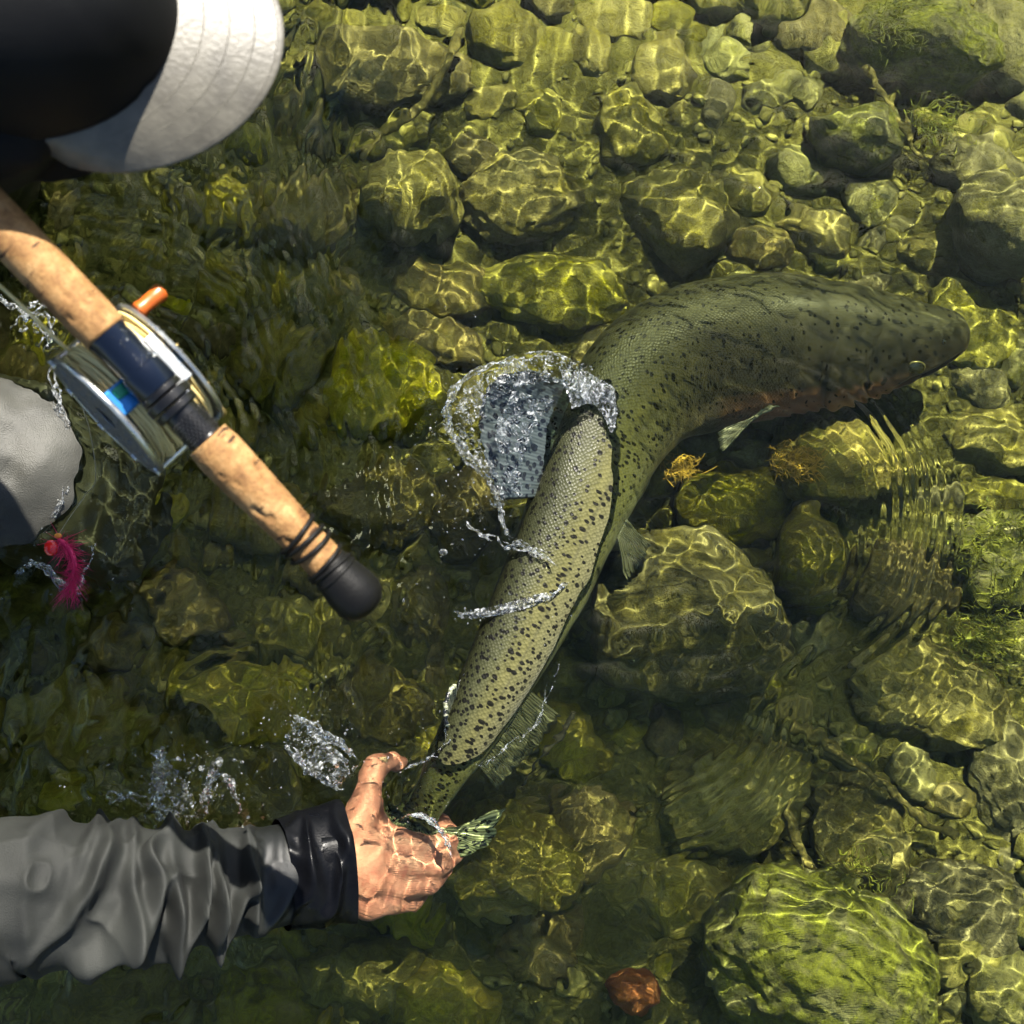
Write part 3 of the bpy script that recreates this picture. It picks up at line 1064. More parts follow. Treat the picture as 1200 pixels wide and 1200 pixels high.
def fin(name, base, tip, mat, rays=16, n=18, curve=None, rag=0.02, seed=0, thick=0.0011):
    """base and tip: two polylines; the membrane spans between them, folded slightly at every ray"""
    base = spline(np.asarray(base), rays * 4 + 1)
    tip = spline(np.asarray(tip), rays * 4 + 1)
    rr = np.random.default_rng(seed)
    A = np.arange(rays * 4 + 1)
    ragged = 1 + rag * np.interp(A, A[::2], rr.normal(0, 1, len(A[::2]))) - rag * 1.2 * (A % 4 == 2)
    S = np.linspace(0, 1, n)
    nrm = np.cross(base[-1] - base[0], tip[len(tip) // 2] - base[len(base) // 2])
    nrm /= np.linalg.norm(nrm)
    vs = np.empty((len(A), n, 3))
    for i in A:
        for j, s in enumerate(S):
            p = base[i] + (tip[i] - base[i]) * s * ragged[i]
            if curve is not None:
                p = p + np.asarray(curve) * s * s
            vs[i, j] = p + nrm * 0.0008 * math.cos(i / 4 * 2 * math.pi) * (0.3 + s)
    top = vs.reshape(-1, 3)
    f = gridfaces(len(A), n)
    me = mesh(top, f, name, trout)
    a = me.attributes.new('fp', 'FLOAT_VECTOR', 'POINT')
    fp_ = np.stack([np.repeat(A / 4, n), np.tile(S, len(A)), np.zeros(len(top))], -1)
    a.data.foreach_set('vector', fp_.ravel())
    o = link(name, me, mat, trout, receiver=True)
    sd_ = o.modifiers.new('thickness', 'SOLIDIFY')
    sd_.thickness = thick
    return o


def along(u0, u1, th_, n=6, sink=0.0):
    out = []
    for u in np.linspace(u0, u1, n):
        p, i = fish_at(u, th_)
        out.append(p - DOR[i] * sink)
    return np.array(out)


# dorsal fin, spread up and to the side out of the water
db = along(0.47, 0.60, 0.12, 6, 0.006)
dt = np.array([P(622, 432, .050), P(588, 440, .052), P(566, 462, .050), P(562, 500, .044), P(572, 545, .038), P(588, 585, .030)])
fin('dorsal_fin', db, dt, M['dorsal'], 12, 20, curve=(0, 0, -0.006), rag=0.012, seed=2)
ab = along(0.845, 0.875, 0.10, 4, 0.004)
at_ = np.array([P(536, 802, .030), P(527, 815, .031), P(524, 835, .029), P(527, 853, .022)])
fin('adipose_fin', ab, at_, M['trout'] if False else M['tailfin'], 6, 10, rag=0.0, seed=3, thick=0.004)
# tail fin below the gripping hand
tb = np.array([cl[-1, :3] + DOR[-1] * s for s in np.linspace(0.026, -0.026, 7)])
ttp = np.array([P(430, 972, -.055), P(438, 1000, -.06), P(462, 1008, -.062), P(488, 1012, -.064), P(526, 1012, -.062), P(572, 992, -.058), P(592, 946, -.052)])
fin('tail_fin', tb, ttp, M['tailfin'], 20, 18, rag=0.03, seed=4)
# anal fin, pelvic fins, pectoral fins
anb = along(0.80, 0.90, math.pi * 0.93, 5, -0.004)
fin('anal_fin', anb, anb + np.array([0.035, -0.030, -0.055]) + np.linspace(0, 1, 5)[:, None] * np.array([-0.015, 0.0, 0.025]), M['palefin'], 10, 12, seed=5)
for th_, off in ((math.pi * 0.80, np.array([0.018, -0.034, -0.03])), (-math.pi * 0.80, np.array([0.016, -0.034, -0.05]))):
    pb = along(0.58, 0.605, th_, 3, 0.0)
    fin('pelvic_fin', pb, pb + off + np.linspace(-1, 1, 3)[:, None] * np.array([-0.006, -0.008, 0]), M['palefin'], 8, 12, seed=6)
pb = along(0.235, 0.262, math.pi * 0.66, 3, 0.0)
lat = LAT[int(NF * 0.3)]
fin('pectoral_fin', pb, pb + np.array([-0.058, -0.040, 0.004]) + np.linspace(-1, 1, 3)[:, None] * np.array([0.012, -0.010, 0.0]), M['palefin'], 9, 14, seed=7)
pb = along(0.235, 0.262, -math.pi * 0.70, 3, 0.0)
fin('pectoral_fin', pb, pb + np.array([-0.045, -0.045, -0.045]) + np.linspace(-1, 1, 3)[:, None] * np.array([0.012, -0.010, 0.0]), M['palefin'], 9, 14, seed=8)
# eyes and nostril
m = Mat('fish_eye', Roughness=0.08, Specular_IOR_Level=0.7)
gd = m.n('VectorMath', i0=m.coord(), p_operation='LENGTH').outputs['Value']
m.set('Base_Color', (0.012, 0.014, 0.016))
M['eye'] = m.m
M['eye_ring'] = Mat('fish_eye_ring', Base_Color=(0.30, 0.26, 0.13), Roughness=0.25, Metallic=0.5).m
for s in (1, -1):
    p, i = fish_at(0.070, s * math.pi * 0.56)
    q = LAT[i] * s * 0.98 + DOR[i] * -0.15
    q /= np.linalg.norm(q)
    b = MB()
    b.lathe(p - q * 0.005, q, [(0, 0.0100), (0.004, 0.0097), (0.0064, 0.0080), (0.0078, 0.0053), (0.0083, 0.0005)], 24)
    e = b.build('eye', M['eye'], trout, receiver=True)
    b = MB()
    a = np.linspace(0, 2 * np.pi, 33)
    t1 = np.cross(q, DOR[i])
    t1 /= np.linalg.norm(t1)
    t2_ = np.cross(q, t1)
    b.tube(p - q * 0.0012 + 0.0103 * (np.cos(a)[:, None] * t1 + np.sin(a)[:, None] * t2_), 0.0011, 8, False)
    b.build('eye_ring', M['eye_ring'], e, receiver=True)
    p, i = fish_at(0.035, s * math.pi * 0.40)
    MB().ball(p, 0.0028).build('nostril', M['eye'], trout, receiver=True)

# ------------------------------------------------------------------ the angler
m = Mat('skin', Roughness=0.42, Specular_IOR_Level=0.45)
c = m.coord()
m.set('Base_Color', m.mix(m.range(m.noise(c, 26, 4), 0.35, 0.65), (0.58, 0.23, 0.22), m.mix(m.range(m.noise(c, 90, 3), 0.4, 0.7), (0.65, 0.30, 0.29), (0.52, 0.15, 0.15))))
m.bump(m.math('ADD', m.noise(c, 300, 4, 0.7), m.math('MULTIPLY', m.noise(c, 70, 3), 0.8)), 0.35, 0.002)
M['skin'] = m.m
m = Mat('grey_jacket_fabric', Roughness=0.72, Specular_IOR_Level=0.35)
c = m.coord()
m.set('Base_Color', m.mix(m.range(m.noise(c, 9, 5, 0.6), 0.42, 0.62), (0.0065, 0.0075, 0.0065), (0.014, 0.0155, 0.0133)))
m.bump(m.math('ADD', m.noise(c, 900, 2, 0.6), m.math('MULTIPLY', m.noise(c, 60, 4), 0.7)), 0.35, 0.0016)
wet_shade = m.range(m.math('ADD', m.attr('wet_shade').outputs['Fac'], m.math('MULTIPLY', m.math('SUBTRACT', m.noise(c, 45, 4), 0.5), 1.1)), 0.55, 0.72)
bc = m.b.inputs['Base Color'].links[0].from_socket
m.set('Base_Color', m.mix(m.math('MULTIPLY', wet_shade, 0.72), bc, (0.004, 0.0045, 0.005)))
m.set('Roughness', m.range(wet_shade, 0, 1, 0.75, 0.42))
M['jacket'] = m.m
m = Mat('black_wet_cuff', Base_Color=(0.002, 0.0022, 0.003), Roughness=0.3, Specular_IOR_Level=0.10)
c = m.coord()
m.bump(m.math('ADD', m.noise(c, 500, 3), m.math('MULTIPLY', m.noise(m.mapping(c, (2.4, 0.7, 1)), 40, 3), 0.5)), 0.15, 0.002)
m.set('Roughness', m.range(m.noise(c, 80, 4), 0.3, 0.7, 0.2, 0.5))
M['cuff'] = m.m
m = Mat('grey_wader_fabric', Roughness=0.55, Specular_IOR_Level=0.4)
c = m.coord()
m.set('Base_Color', m.mix(m.range(m.noise(c, 14, 6, 0.65), 0.35, 0.68), (0.024, 0.024, 0.02), (0.046, 0.0455, 0.038)))
m.bump(m.math('ADD', m.noise(c, 700, 2), m.noise(c, 40, 5, 0.65)), 0.4, 0.002)
M['wader'] = m.m
m = Mat('black_cap_cloth', Roughness=0.65, Specular_IOR_Level=0.12)
c = m.coord()
m.set('Base_Color', m.ramp(m.noise(c, 12, 3), [(0.4, (0.002, 0.0022, 0.003)), (0.75, (0.005, 0.0055, 0.006))]))
m.bump(m.noise(c, 700, 2), 0.3, 0.001)
M['cap'] = m.m
m = Mat('pale_brim_cloth', Roughness=0.45, Specular_IOR_Level=0.45)
c = m.coord()
m.set('Base_Color', m.mix(m.range(m.noise(c, 45, 6, 0.65), 0.38, 0.68), (0.05, 0.046, 0.036), (0.085, 0.079, 0.062)))
m.bump(m.noise(c, 260, 4), 0.4, 0.001)
M['brim'] = m.m
m = Mat('brown_hair', Base_Color=(0.05, 0.03, 0.018), Roughness=0.5)
c = m.coord()
m.bump(m.noise(m.mapping(c, (400, 400, 30)), 1.0, 2), 0.8, 0.002)
M['hair'] = m.m

person = empty('person', (-0.72, 0.15, BED), 'kneeling angler in grey jacket, grey waders and black cap with pale brim', 'person')

# key joints (metres)
SEAM = P(194, 28, 0.555)                                     # where the brim meets the crown
FACE = np.array([0.996, -0.09, 0.0])
PITCH = math.radians(7)
CF = FACE * math.cos(PITCH) + np.array([0, 0, -math.sin(PITCH)])
CR = np.array([FACE[1], -FACE[0], 0.0])                      # wearer's right
CU = np.cross(CR, CF)
RIM = SEAM - CF * 0.098                                      # centre of the cap's rim
HEAD = RIM - CU * 0.042 - CF * 0.022
NECK = HEAD + np.array([-0.135, 0.015, -0.115])
CHEST = np.array([-0.66, 0.20, 0.33])
PELV = np.array([-0.98, 0.22, 0.10])
SHR = np.array([-0.66, -0.03, 0.37])
SHL = np.array([-0.60, 0.40, 0.40])
WRI = P(396, 1014, 0.0) + np.array([0, 0, -0.024])
ELB = P(-75, 1052, 0.165)
ELL = np.array([-0.86, 0.60, 0.27])
WRL = np.array([-0.88, 0.40, 0.16])
KNR = np.array([-0.555, 0.055, -0.045])
HPR = np.array([-0.96, 0.11, 0.11])
KNL = np.array([-0.63, 0.42, -0.05])
HPL = np.array([-0.97, 0.33, 0.11])
bm_ = MB()
capsules(bm_, [(PELV, (.13, .15, .11)), ((PELV + CHEST) / 2, (.115, .14, .10)), (CHEST, (.12, .16, .10)), (NECK + np.array([-.03, 0, -.03]), (.06, .07, .05))])
capsules(bm_, [(NECK + np.array([-.03, 0, -.03]), .058), (HEAD + np.array([-.05, 0, -.06]), .055)])
# head: skull, jaw, nose, brow, lips, ears
h = lambda f, r_, u: HEAD + CF * f + CR * r_ + CU * u
bm_.ball(h(-.012, 0, .022), (.088, .088, .092), 3)
capsules(bm_, [(h(.035, 0, -.01), (.06, .06, .062)), (h(.045, 0, -.058), (.042, .042, .038)), (h(.052, 0, -.088), (.028, .028, .022))])
capsules(bm_, [(h(.090, 0, .008), .009), (h(.108, 0, -.022), .0125), (h(.094, 0, -.030), .012)])
for s in (-1, 1):
    capsules(bm_, [(h(.082, s * .014, .014), .010), (h(.070, s * .045, .012), .011)])
    capsules(bm_, [(h(.0, s * .086, .018), (.012, .008, .018)), (h(.004, s * .086, -.025), (.009, .007, .012))])
    bm_.ball(h(.100, s * .010, -.028), .0085)
capsules(bm_, [(h(.090, -.022, -.052), .007), (h(.098, 0, -.050), .008), (h(.090, .022, -.052), .007)])
capsules(bm_, [(h(.088, -.018, -.062), .007), (h(.094, 0, -.064), .0085), (h(.088, .018, -.062), .007)])
# arms
capsules(bm_, [(CHEST + np.array([0.04, -.10, .05]), .065), (SHR, .060), ((SHR + ELB) / 2, .050), (ELB, .043), ((ELB * .55 + WRI * .45), .044), (WRI * .8 + ELB * .2, .034), (WRI, (.031, .036, .026))])
capsules(bm_, [(CHEST + np.array([0.0, .10, .05]), .065), (SHL, .060), ((SHL + ELL) / 2, .050), (ELL, .043), ((ELL + WRL) / 2, .042), (WRL, (.031, .031, .026))])
# legs
capsules(bm_, [(HPR, .088), ((HPR + KNR) / 2, .078), (KNR + np.array([-.03, 0, 0]), .058), (KNR + np.array([-.10, 0, -.06]), .05), (np.array([-.9, .06, -.15]), .05), (np.array([-1.02, .06, -.16]), .04)])
capsules(bm_, [(HPL, .088), ((HPL + KNL) / 2, .078), (KNL + np.array([-.03, 0, 0]), .058), (KNL + np.array([-.10, 0, -.06]), .05), (np.array([-.95, .44, -.15]), .05), (np.array([-1.05, .44, -.16]), .04)])
# right hand: back of the hand up, thumb and fingers closed round the tail
H_ = lambda px, py, z, r_: (P(px, py, 0) + np.array([0, 0, z - 0.033]), r_)
capsules(bm_, [(WRI, (.031, .034, .025)), H_(428, 1010, .002, (.030, .040, .023)), H_(452, 1012, -.006, (.026, .042, .020))], 0.3)
for ch in (
    [H_(425, 985, .004, .0175), H_(470, 993, -.004, .0150), H_(512, 1000, -.012, .0125), H_(528, 992, -.034, .0112), H_(516, 972, -.052, .0100), H_(500, 962, -.058, .0088)],
    [H_(425, 1008, .003, .0175), H_(474, 1018, -.005, .0155), H_(516, 1022, -.014, .0128), H_(532, 1012, -.038, .0115), H_(520, 990, -.058, .0102), H_(502, 978, -.064, .0090)],
    [H_(420, 1030, .000, .0170), H_(466, 1044, -.010, .0150), H_(504, 1048, -.022, .0122), H_(518, 1034, -.046, .0110), H_(506, 1010, -.064, .0098), H_(490, 998, -.069, .0088)],
    [H_(412, 1050, -.004, .0160), H_(448, 1066, -.018, .0135), H_(480, 1068, -.032, .0108), H_(492, 1054, -.052, .0098), H_(482, 1034, -.066, .0088), H_(470, 1024, -.069, .0080)],
):
    capsules(bm_, ch, 0.25)
capsules(bm_, [H_(406, 985, .006, .0230), H_(424, 950, .006, .0205), H_(431, 922, .006, .0170), H_(436, 902, .004, .0150), H_(456, 896, -.012, .0118), H_(466, 902, -.020, .0095)], 0.25)
capsules(bm_, [H_(395, 1045, .004, .024), H_(425, 1066, -.008, .019), H_(452, 1066, -.014, .014)], 0.3)
# web between thumb and index finger
capsules(bm_, [H_(425, 975, .002, .017), H_(438, 950, -.004, .012)], 0.3)
capsules(bm_, [H_(445, 985, -.004, .014), H_(442, 960, -.008, .010)], 0.3)
# left hand resting on the thigh
W2 = WRL
dirh = np.array([0.75, -0.5, -0.25])
dirh /= np.linalg.norm(dirh)
sdh = np.array([0.55, 0.83, 0.0])
capsules(bm_, [(W2, (.03, .03, .022)), (W2 + dirh * .05, (.034, .034, .018)), (W2 + dirh * .085, (.036, .036, .016))], 0.3)
for k_, L_ in ((-1.5, .075), (-.5, .085), (.5, .08), (1.5, .062)):
    q0 = W2 + dirh * .085 + sdh * k_ * .019
    capsules(bm_, [(q0, .0115), (q0 + dirh * L_ * .5 + np.array([0, 0, .004]), .0098), (q0 + dirh * L_ + np.array([0, 0, -.014]), .0082)], 0.3)
capsules(bm_, [(W2 + dirh * .03 - sdh * .025, .014), (W2 + dirh * .065 - sdh * .058, .012), (W2 + dirh * .09 - sdh * .066, .0095)], 0.3)
me = remeshed(np.concatenate(bm_.v) - root_loc(person), bm_.f, 0.0039, 4)
v = verts(me)
nn = normals(me)
w = v + root_loc(person)
# tendons and creases on the back of the right hand
setverts(me, v + nn * (0.0009 * fbm(w * 45, 4, 3))[:, None])
body = link('body', me, M['skin'], person, receiver=True)
# thumb nail
b = MB()
q = P(446, 894, 0) + np.array([0, 0, -0.020])
b.ball(np.zeros(3), (0.0062, 0.0078, 0.0022), 3)
o = b.build('thumb_nail', Mat('nail', Base_Color=(0.62, 0.40, 0.31), Roughness=0.25).m, None, receiver=True)
o.parent = body
o.location = q - root_loc(person) + np.array([0, 0, -0.004])
o.rotation_euler = (0.35, 0.5, -0.9)
for s in (-1, 1):
    MB().ball(h(.078, s * .030, -.004) , .0125).build('eye', M['eye'], body)
b = MB()
b.ball(h(-.020, 0, .012), (.094, .094, .090), 3)
b.ball(h(-.045, 0, -.040), (.066, .066, .050), 3)
me = remeshed(np.concatenate(b.v) - root_loc(person), b.f, 0.006, 3)
link('hair', me, M['hair'], person)
b = MB()
capsules(b, [(h(.035, .012, -.035), (.082, .082, .03)), (h(.03, 0, -.085), (.062, .062, .05))])
capsules(b, [(h(-.02, .022, .022), (.106, .108, .05)), (h(-.035, .02, -.03), (.10, .102, .06)), (h(-.05, 0, -.05), (.088, .092, .06)), (NECK + np.array([-.01, 0, .03]), .086), (NECK + np.array([-.06, 0, -.03]), (.11, .12, .07))])
me = remeshed(np.concatenate(b.v) - root_loc(person), b.f, 0.006, 5)
link('hood', me, M['cap'], person, label='black hood round the neck and ears under the cap')


# jacket: body of the jacket, sleeves, cuffs
def wrinkle(me, off, amp, scale, seed, stretch=(1, 1, 1)):
    v = verts(me)
    n = normals(me)
    w = (v + off) * np.asarray(stretch)
    f = 1 - np.abs(fbm(w * scale, seed, 3))
    setverts(me, v + n * (amp * (f - 0.6))[:, None])


b = MB()
capsules(b, [(PELV + np.array([.03, 0, .05]), (.17, .19, .13)), ((PELV + CHEST) / 2 + np.array([0, 0, .02]), (.15, .18, .13)), (CHEST, (.145, .19, .125)), (NECK + np.array([-.05, 0, -.05]), (.085, .10, .065))])
capsules(b, [(CHEST + np.array([0.04, -.10, .05]), .085), (SHR, .083)])
capsules(b, [(CHEST + np.array([0.0, .10, .05]), .085), (SHL, .083)])
capsules(b, [(NECK + np.array([-.05, 0, -.04]), .078), (NECK + np.array([-.02, 0, .0]), .074)])
me = remeshed(np.concatenate(b.v) - root_loc(person), b.f, 0.011, 6)
wrinkle(me, root_loc(person), 0.016, 9, 3)
jacket = link('jacket', me, M['jacket'], person)


def sleeve(pts, n, mcount, seed, amp=1.0, name='sleeve', mat='jacket', lip=True, fold_dir=1):
    """pts rows: x, y, z, radius across, radius up"""
    q = spline(np.asarray(pts), n)
    p = q[:, :3]
    s = np.r_[0, np.cumsum(np.linalg.norm(np.diff(p, axis=0), axis=1))]
    T_ = np.gradient(p, axis=0)
    T_ /= np.linalg.norm(T_, axis=1)[:, None]
    S_ = np.cross(np.array([0, 0, 1.0]), T_)
    S_ /= np.linalg.norm(S_, axis=1)[:, None]
    N_ = np.cross(T_, S_)
    a = np.arange(mcount) / mcount * 2 * np.pi
    Sg, Ag = np.meshgrid(s, a, indexing='ij')
    cyl = np.stack([Sg * 14, np.cos(Ag) * 0.9, np.sin(Ag) * 0.9], -1)
    w1 = fbm(cyl * 0.8, seed, 2)
    w2 = fbm(cyl * 1.1 + 9.1, seed + 5, 2)
    ph1 = 2 * np.pi * Sg / 0.040 + 2.8 * fold_dir * np.sin(Ag + 0.5) + 2.3 * w1
    ph2 = 2 * np.pi * Sg / 0.052 - 3.0 * fold_dir * np.sin(Ag + 1.6) + 2.6 * w2
    rdg = lambda f: (0.5 + 0.5 * np.cos(f + 0.55 * np.sin(f))) ** 1.5
    m1 = np.clip(0.42 + 1.5 * vnoise(cyl * 0.55 + 3.3, seed + 8), 0, 1.3)
    m2 = np.clip(0.42 + 1.5 * vnoise(cyl * 0.55 + 7.7, seed + 9), 0, 1.3)
    d = amp * (0.024 * rdg(ph1) * m1 + 0.021 * rdg(ph2) * m2 - 0.010 + 0.004 * fbm(cyl * 1.0, seed + 2, 2) + 0.005 * (1 - np.abs(fbm(cyl * np.array([2.2, 1.2, 1.2]), seed + 12, 2))) ** 3)
    endf = np.clip((s[-1] - Sg - 0.02) / 0.05, 0.04, 1) if name == 'sleeve' else 1.0
    d = d * endf * (0.22 + 0.78 * np.sin(Ag) ** 2)
    rx, rz = q[:, 3][:, None], q[:, 4][:, None]
    vv_ = p[:, None] + ((rx + d) * np.cos(a))[..., None] * S_[:, None] + ((rz + d) * np.sin(a))[..., None] * N_[:, None]
    rings = [vv_]
    if lip:                                              # turned-in edge so the opening has thickness
        for k_, t_ in ((0.93, 0.001), (0.90, -0.004), (0.89, -0.03)):
            rings.append((p[-1] + (vv_[-1] - p[-1]) * k_ + T_[-1] * t_)[None])
    vs = np.concatenate(rings, 0)
    f = [list(x_) for x_ in gridfaces(len(vs), mcount, True)]
    me_ = mesh(vs.reshape(-1, 3), f, name, person)
    at_w = me_.attributes.new('wet_shade', 'FLOAT', 'POINT')
    wv = np.clip((Sg - (s[-1] - 0.11)) / 0.09, 0, 1) + 0.35 * np.clip(-np.sin(Ag), 0, 1)  # wet towards the cuff; underside darkened as shade put into the colour
    wv = np.concatenate([wv] + [wv[-1:]] * (3 if lip else 0), 0)
    at_w.data.foreach_set('value', wv.ravel())
    return link(name, me_, M[mat], None)


RSL = [(*(SHR + np.array([-.07, .03, .0])), .088, .088), (*SHR, .086, .086), (*((SHR * .5 + ELB * .5) + np.array([-.015, 0, 0])), .084, .082), (*ELB, .076, .070),
       (*P(20, 1050, .145), .073, .068), (*P(100, 1050, .122), .068, .063), (*P(190, 1044, .090), .060, .056), (*P(280, 1034, .056), .053, .050), (*P(340, 1023, .036), .049, .044), (*P(358, 1020, .029), .047, .042)]
o = sleeve(RSL, 380, 200, 5, 1.35)
o.parent = jacket
CUF = [(*P(330, 1024, .039), .055, .049), (*P(358, 1019, .029), .059, .051), (*P(385, 1013, .020), .0605, .051), (*P(407, 1009, .014), .0615, .050)]
o = sleeve(CUF, 90, 140, 11, 0.42, 'cuff', 'cuff')
o.parent = jacket
LSL = [(*(SHL + np.array([.0, -.05, .02])), .09, .09), (*SHL, .086, .086), (*(SHL * .5 + ELL * .5), .078, .078), (*ELL, .074, .07), (*(ELL * .5 + WRL * .5), .062, .058), (*(WRL * .85 + ELL * .15), .052, .046)]
o = sleeve(LSL, 200, 96, 8, 0.8)
o.parent = jacket

# waders
b = MB()
off = root_loc(person)
b2 = MB()
capsules(b2, [(PELV, (.17, .185, .14)), ((HPR + HPL) / 2, (.15, .2, .13))])
capsules(b2, [(HPR, .125), ((HPR + KNR) / 2 + np.array([0, 0, .01]), .108), (P(16, 545, 0) + np.array([0, 0, -.035]), (.085, .10, .078)), (P(60, 560, 0) + np.array([0, 0, -.075]), (.075, .10, .065)), (P(95, 580, 0) + np.array([0, 0, -.115]), (.07, .095, .06))])
capsules(b2, [(P(85, 580, 0) + np.array([0, 0, -.13]), (.07, .085, .06)), (np.array([-.75, .05, -.16]), .07), (np.array([-.95, .06, -.165]), .062), (np.array([-1.08, .06, -.165]), .05)])
capsules(b2, [(HPL, .125), ((HPL + KNL) / 2, .105), (KNL, .085), (KNL + np.array([0, 0, -.06]), .078)])
capsules(b2, [(KNL + np.array([0, 0, -.09]), .078), (np.array([-.8, .43, -.16]), .07), (np.array([-.98, .44, -.165]), .06), (np.array([-1.1, .44, -.165]), .05)])
me = remeshed(np.concatenate(b2.v) - off, b2.f, 0.008, 7)
wrinkle(me, off, 0.009, 13, 21)
link('waders', me, M['wader'], person, receiver=True)

# cap
def cap_pt(f, r_, u):
    return RIM + CF * f + CR * r_ + CU * u


n1, n2_ = 72, 30
cv = []
for j in range(n2_ + 1):
    el = j / n2_ * math.pi / 2
    for i in range(n1):
        a = i / n1 * 2 * math.pi
        seamk = 1 - 0.012 * math.exp(-(((a * 6 / (2 * math.pi)) % 1 - 0.5) / 0.035) ** 2) * math.cos(el)
        ce = math.cos(el) ** 0.72
        cv.append(cap_pt(0.106 * math.cos(a) * ce * seamk, 0.092 * math.sin(a) * ce * seamk, 0.098 * math.sin(el) * (1 + 0.02 * math.sin(3 * a))))
cv += [cap_pt(0.102 * math.cos(i / n1 * 2 * math.pi), 0.088 * math.sin(i / n1 * 2 * math.pi), -0.002) for i in range(n1)]
f = [list(q) for q in gridfaces(n2_ + 1, n1, True)]
base = (n2_ + 1) * n1
f += [[base + i, base + (i + 1) % n1, (i + 1) % n1, i] for i in range(n1)]
cap = link('cap', mesh(cv, f, 'cap', person), M['cap'], person)
MB().ball(cap_pt(0, 0, 0.099), (.008, .008, .005)).build('cap_button', M['cap'], None).parent = cap
for o in (cap.children):
    o.location = -root_loc(person)
bv = []
na, nb = 61, 16
for i in range(na):
    a = (i / (na - 1) - 0.5) * math.radians(148)
    for j in range(nb):
        t = j / (nb - 1)
        ext = 0.074 * max(math.cos(a * 90 / 74), 0.0) ** 0.42
        f0, r0 = 0.100 * math.cos(a), 0.090 * math.sin(a)
        ff_ = f0 + ext * t * (0.35 + 0.65 * math.cos(a))
        rr_ = r0 + ext * t * 0.42 * math.sin(a)
        bv.append(cap_pt(ff_, rr_, 0.002 - 0.012 * t - 1.7 * rr_ * rr_ * (0.4 + 0.6 * t)))
brim = link('brim', mesh(bv, gridfaces(na, nb), 'brim', person), M['brim'], cap)
q = brim.modifiers.new('thickness', 'SOLIDIFY')
q.thickness = 0.0035
q.offset = 0
bevel(brim, 0.0014, 2)
# stitching rows on the brim
for k_, t in enumerate((0.30, 0.52, 0.74, 0.94)):
    pts = []
    for a in np.linspace(-1.12, 1.12, 60):
        ext = 0.074 * max(math.cos(a * 90 / 74), 0.0) ** 0.42
        rr_ = 0.090 * math.sin(a) + ext * t * 0.42 * math.sin(a)
        pts.append(cap_pt(0.100 * math.cos(a) + ext * t * (0.35 + 0.65 * math.cos(a)), rr_, 0.0036 - 0.012 * t - 1.7 * rr_ * rr_ * (0.4 + 0.6 * t)))
    o = MB().tube(pts, 0.0005, 6).build('stitching', M['brim'], None)
    o.parent = cap
    o.location = -root_loc(person)

# ------------------------------------------------------------------ fishing rod with reel
m = Mat('cork', Roughness=0.75, Specular_IOR_Level=0.3)
c = m.coord()
rings = m.attr('ring').outputs['Fac']
big = m.noise(c, 55, 5, 0.65)
cork = m.ramp(big, [(0.3, (0.11, 0.05, 0.016)), (0.5, (0.25, 0.135, 0.05)), (0.7, (0.36, 0.22, 0.095))])
cork = m.mix(0.7, cork, m.ramp(m.noise(c, 420, 4, 0.75), [(0.3, (0.45, 0.4, 0.34)), (0.6, (1.05, 1.05, 1.0))]), 'MULTIPLY')
cork = m.mix(m.range(m.n('TexNoise', Vector=m.mapping(m.attr('cp').outputs['Vector'], (160, 36, 1)), Scale=1.0, Detail=2.0).outputs[0], 0.64, 0.68), cork, (0.03, 0.013, 0.005))
cork = m.mix(m.math('MULTIPLY', rings, 0.55), cork, (0.20, 0.10, 0.035))
m.set('Base_Color', cork)
m.bump(m.math('ADD', m.noise(c, 300, 4, 0.7), m.math('MULTIPLY', m.noise(c, 50, 3), 0.6)), 0.6, 0.0015)
M['cork'] = m.m
M['seat_blue'] = Mat('blue_black_anodised', Base_Color=(0.004, 0.007, 0.016), Metallic=0.3, Roughness=0.22).m
M['black_metal'] = Mat('black_anodised', Base_Color=(0.005, 0.005, 0.0055), Metallic=0.2, Roughness=0.3).m
m = Mat('black_rubber', Base_Color=(0.0035, 0.0035, 0.0035), Roughness=0.5, Specular_IOR_Level=0.15)
m.bump(m.noise(m.coord(), 500, 3), 0.3, 0.0008)
M['rubber'] = m.m
m = Mat('brushed_silver', Base_Color=(0.46, 0.47, 0.46), Metallic=0.9, Roughness=0.3)
m.set('Roughness', m.range(m.noise(m.coord(), 120, 4), 0.3, 0.7, 0.22, 0.42))
M['silver'] = m.m
M['silver_worn'] = Mat('worn_grey_metal', Base_Color=(0.16, 0.155, 0.14), Metallic=0.4, Roughness=0.5).m
M['line'] = Mat('cream_fly_line', Base_Color=(0.72, 0.57, 0.24), Roughness=0.45).m
M['blue_metal'] = Mat('blue_anodised', Base_Color=(0.03, 0.20, 0.50), Metallic=0.55, Roughness=0.28).m
M['green_metal'] = Mat('green_anodised', Base_Color=(0.02, 0.22, 0.12), Metallic=0.4, Roughness=0.3).m
m = Mat('orange_knob', Roughness=0.35)
m.set('Base_Color', m.ramp(m.noise(m.coord(), 110, 3), [(0.35, (0.30, 0.055, 0.006)), (0.65, (0.42, 0.10, 0.012))]))
M['orange'] = m.m
M['brass'] = Mat('brass_screw', Base_Color=(0.35, 0.25, 0.10), Metallic=0.9, Roughness=0.35).m
M['blank'] = Mat('rod_blank', Base_Color=(0.012, 0.02, 0.018), Roughness=0.15).m

RA = P(0, 262, 0.53)
RB = P(428, 708, 0.43)
rdir = (RA - RB) / np.linalg.norm(RA - RB)          # from the butt towards the tip
rod = empty('fishing_rod', RB, 'two-handed fly rod with cork grips, blue-black reel seat and rubber butt', 'fishing rod')


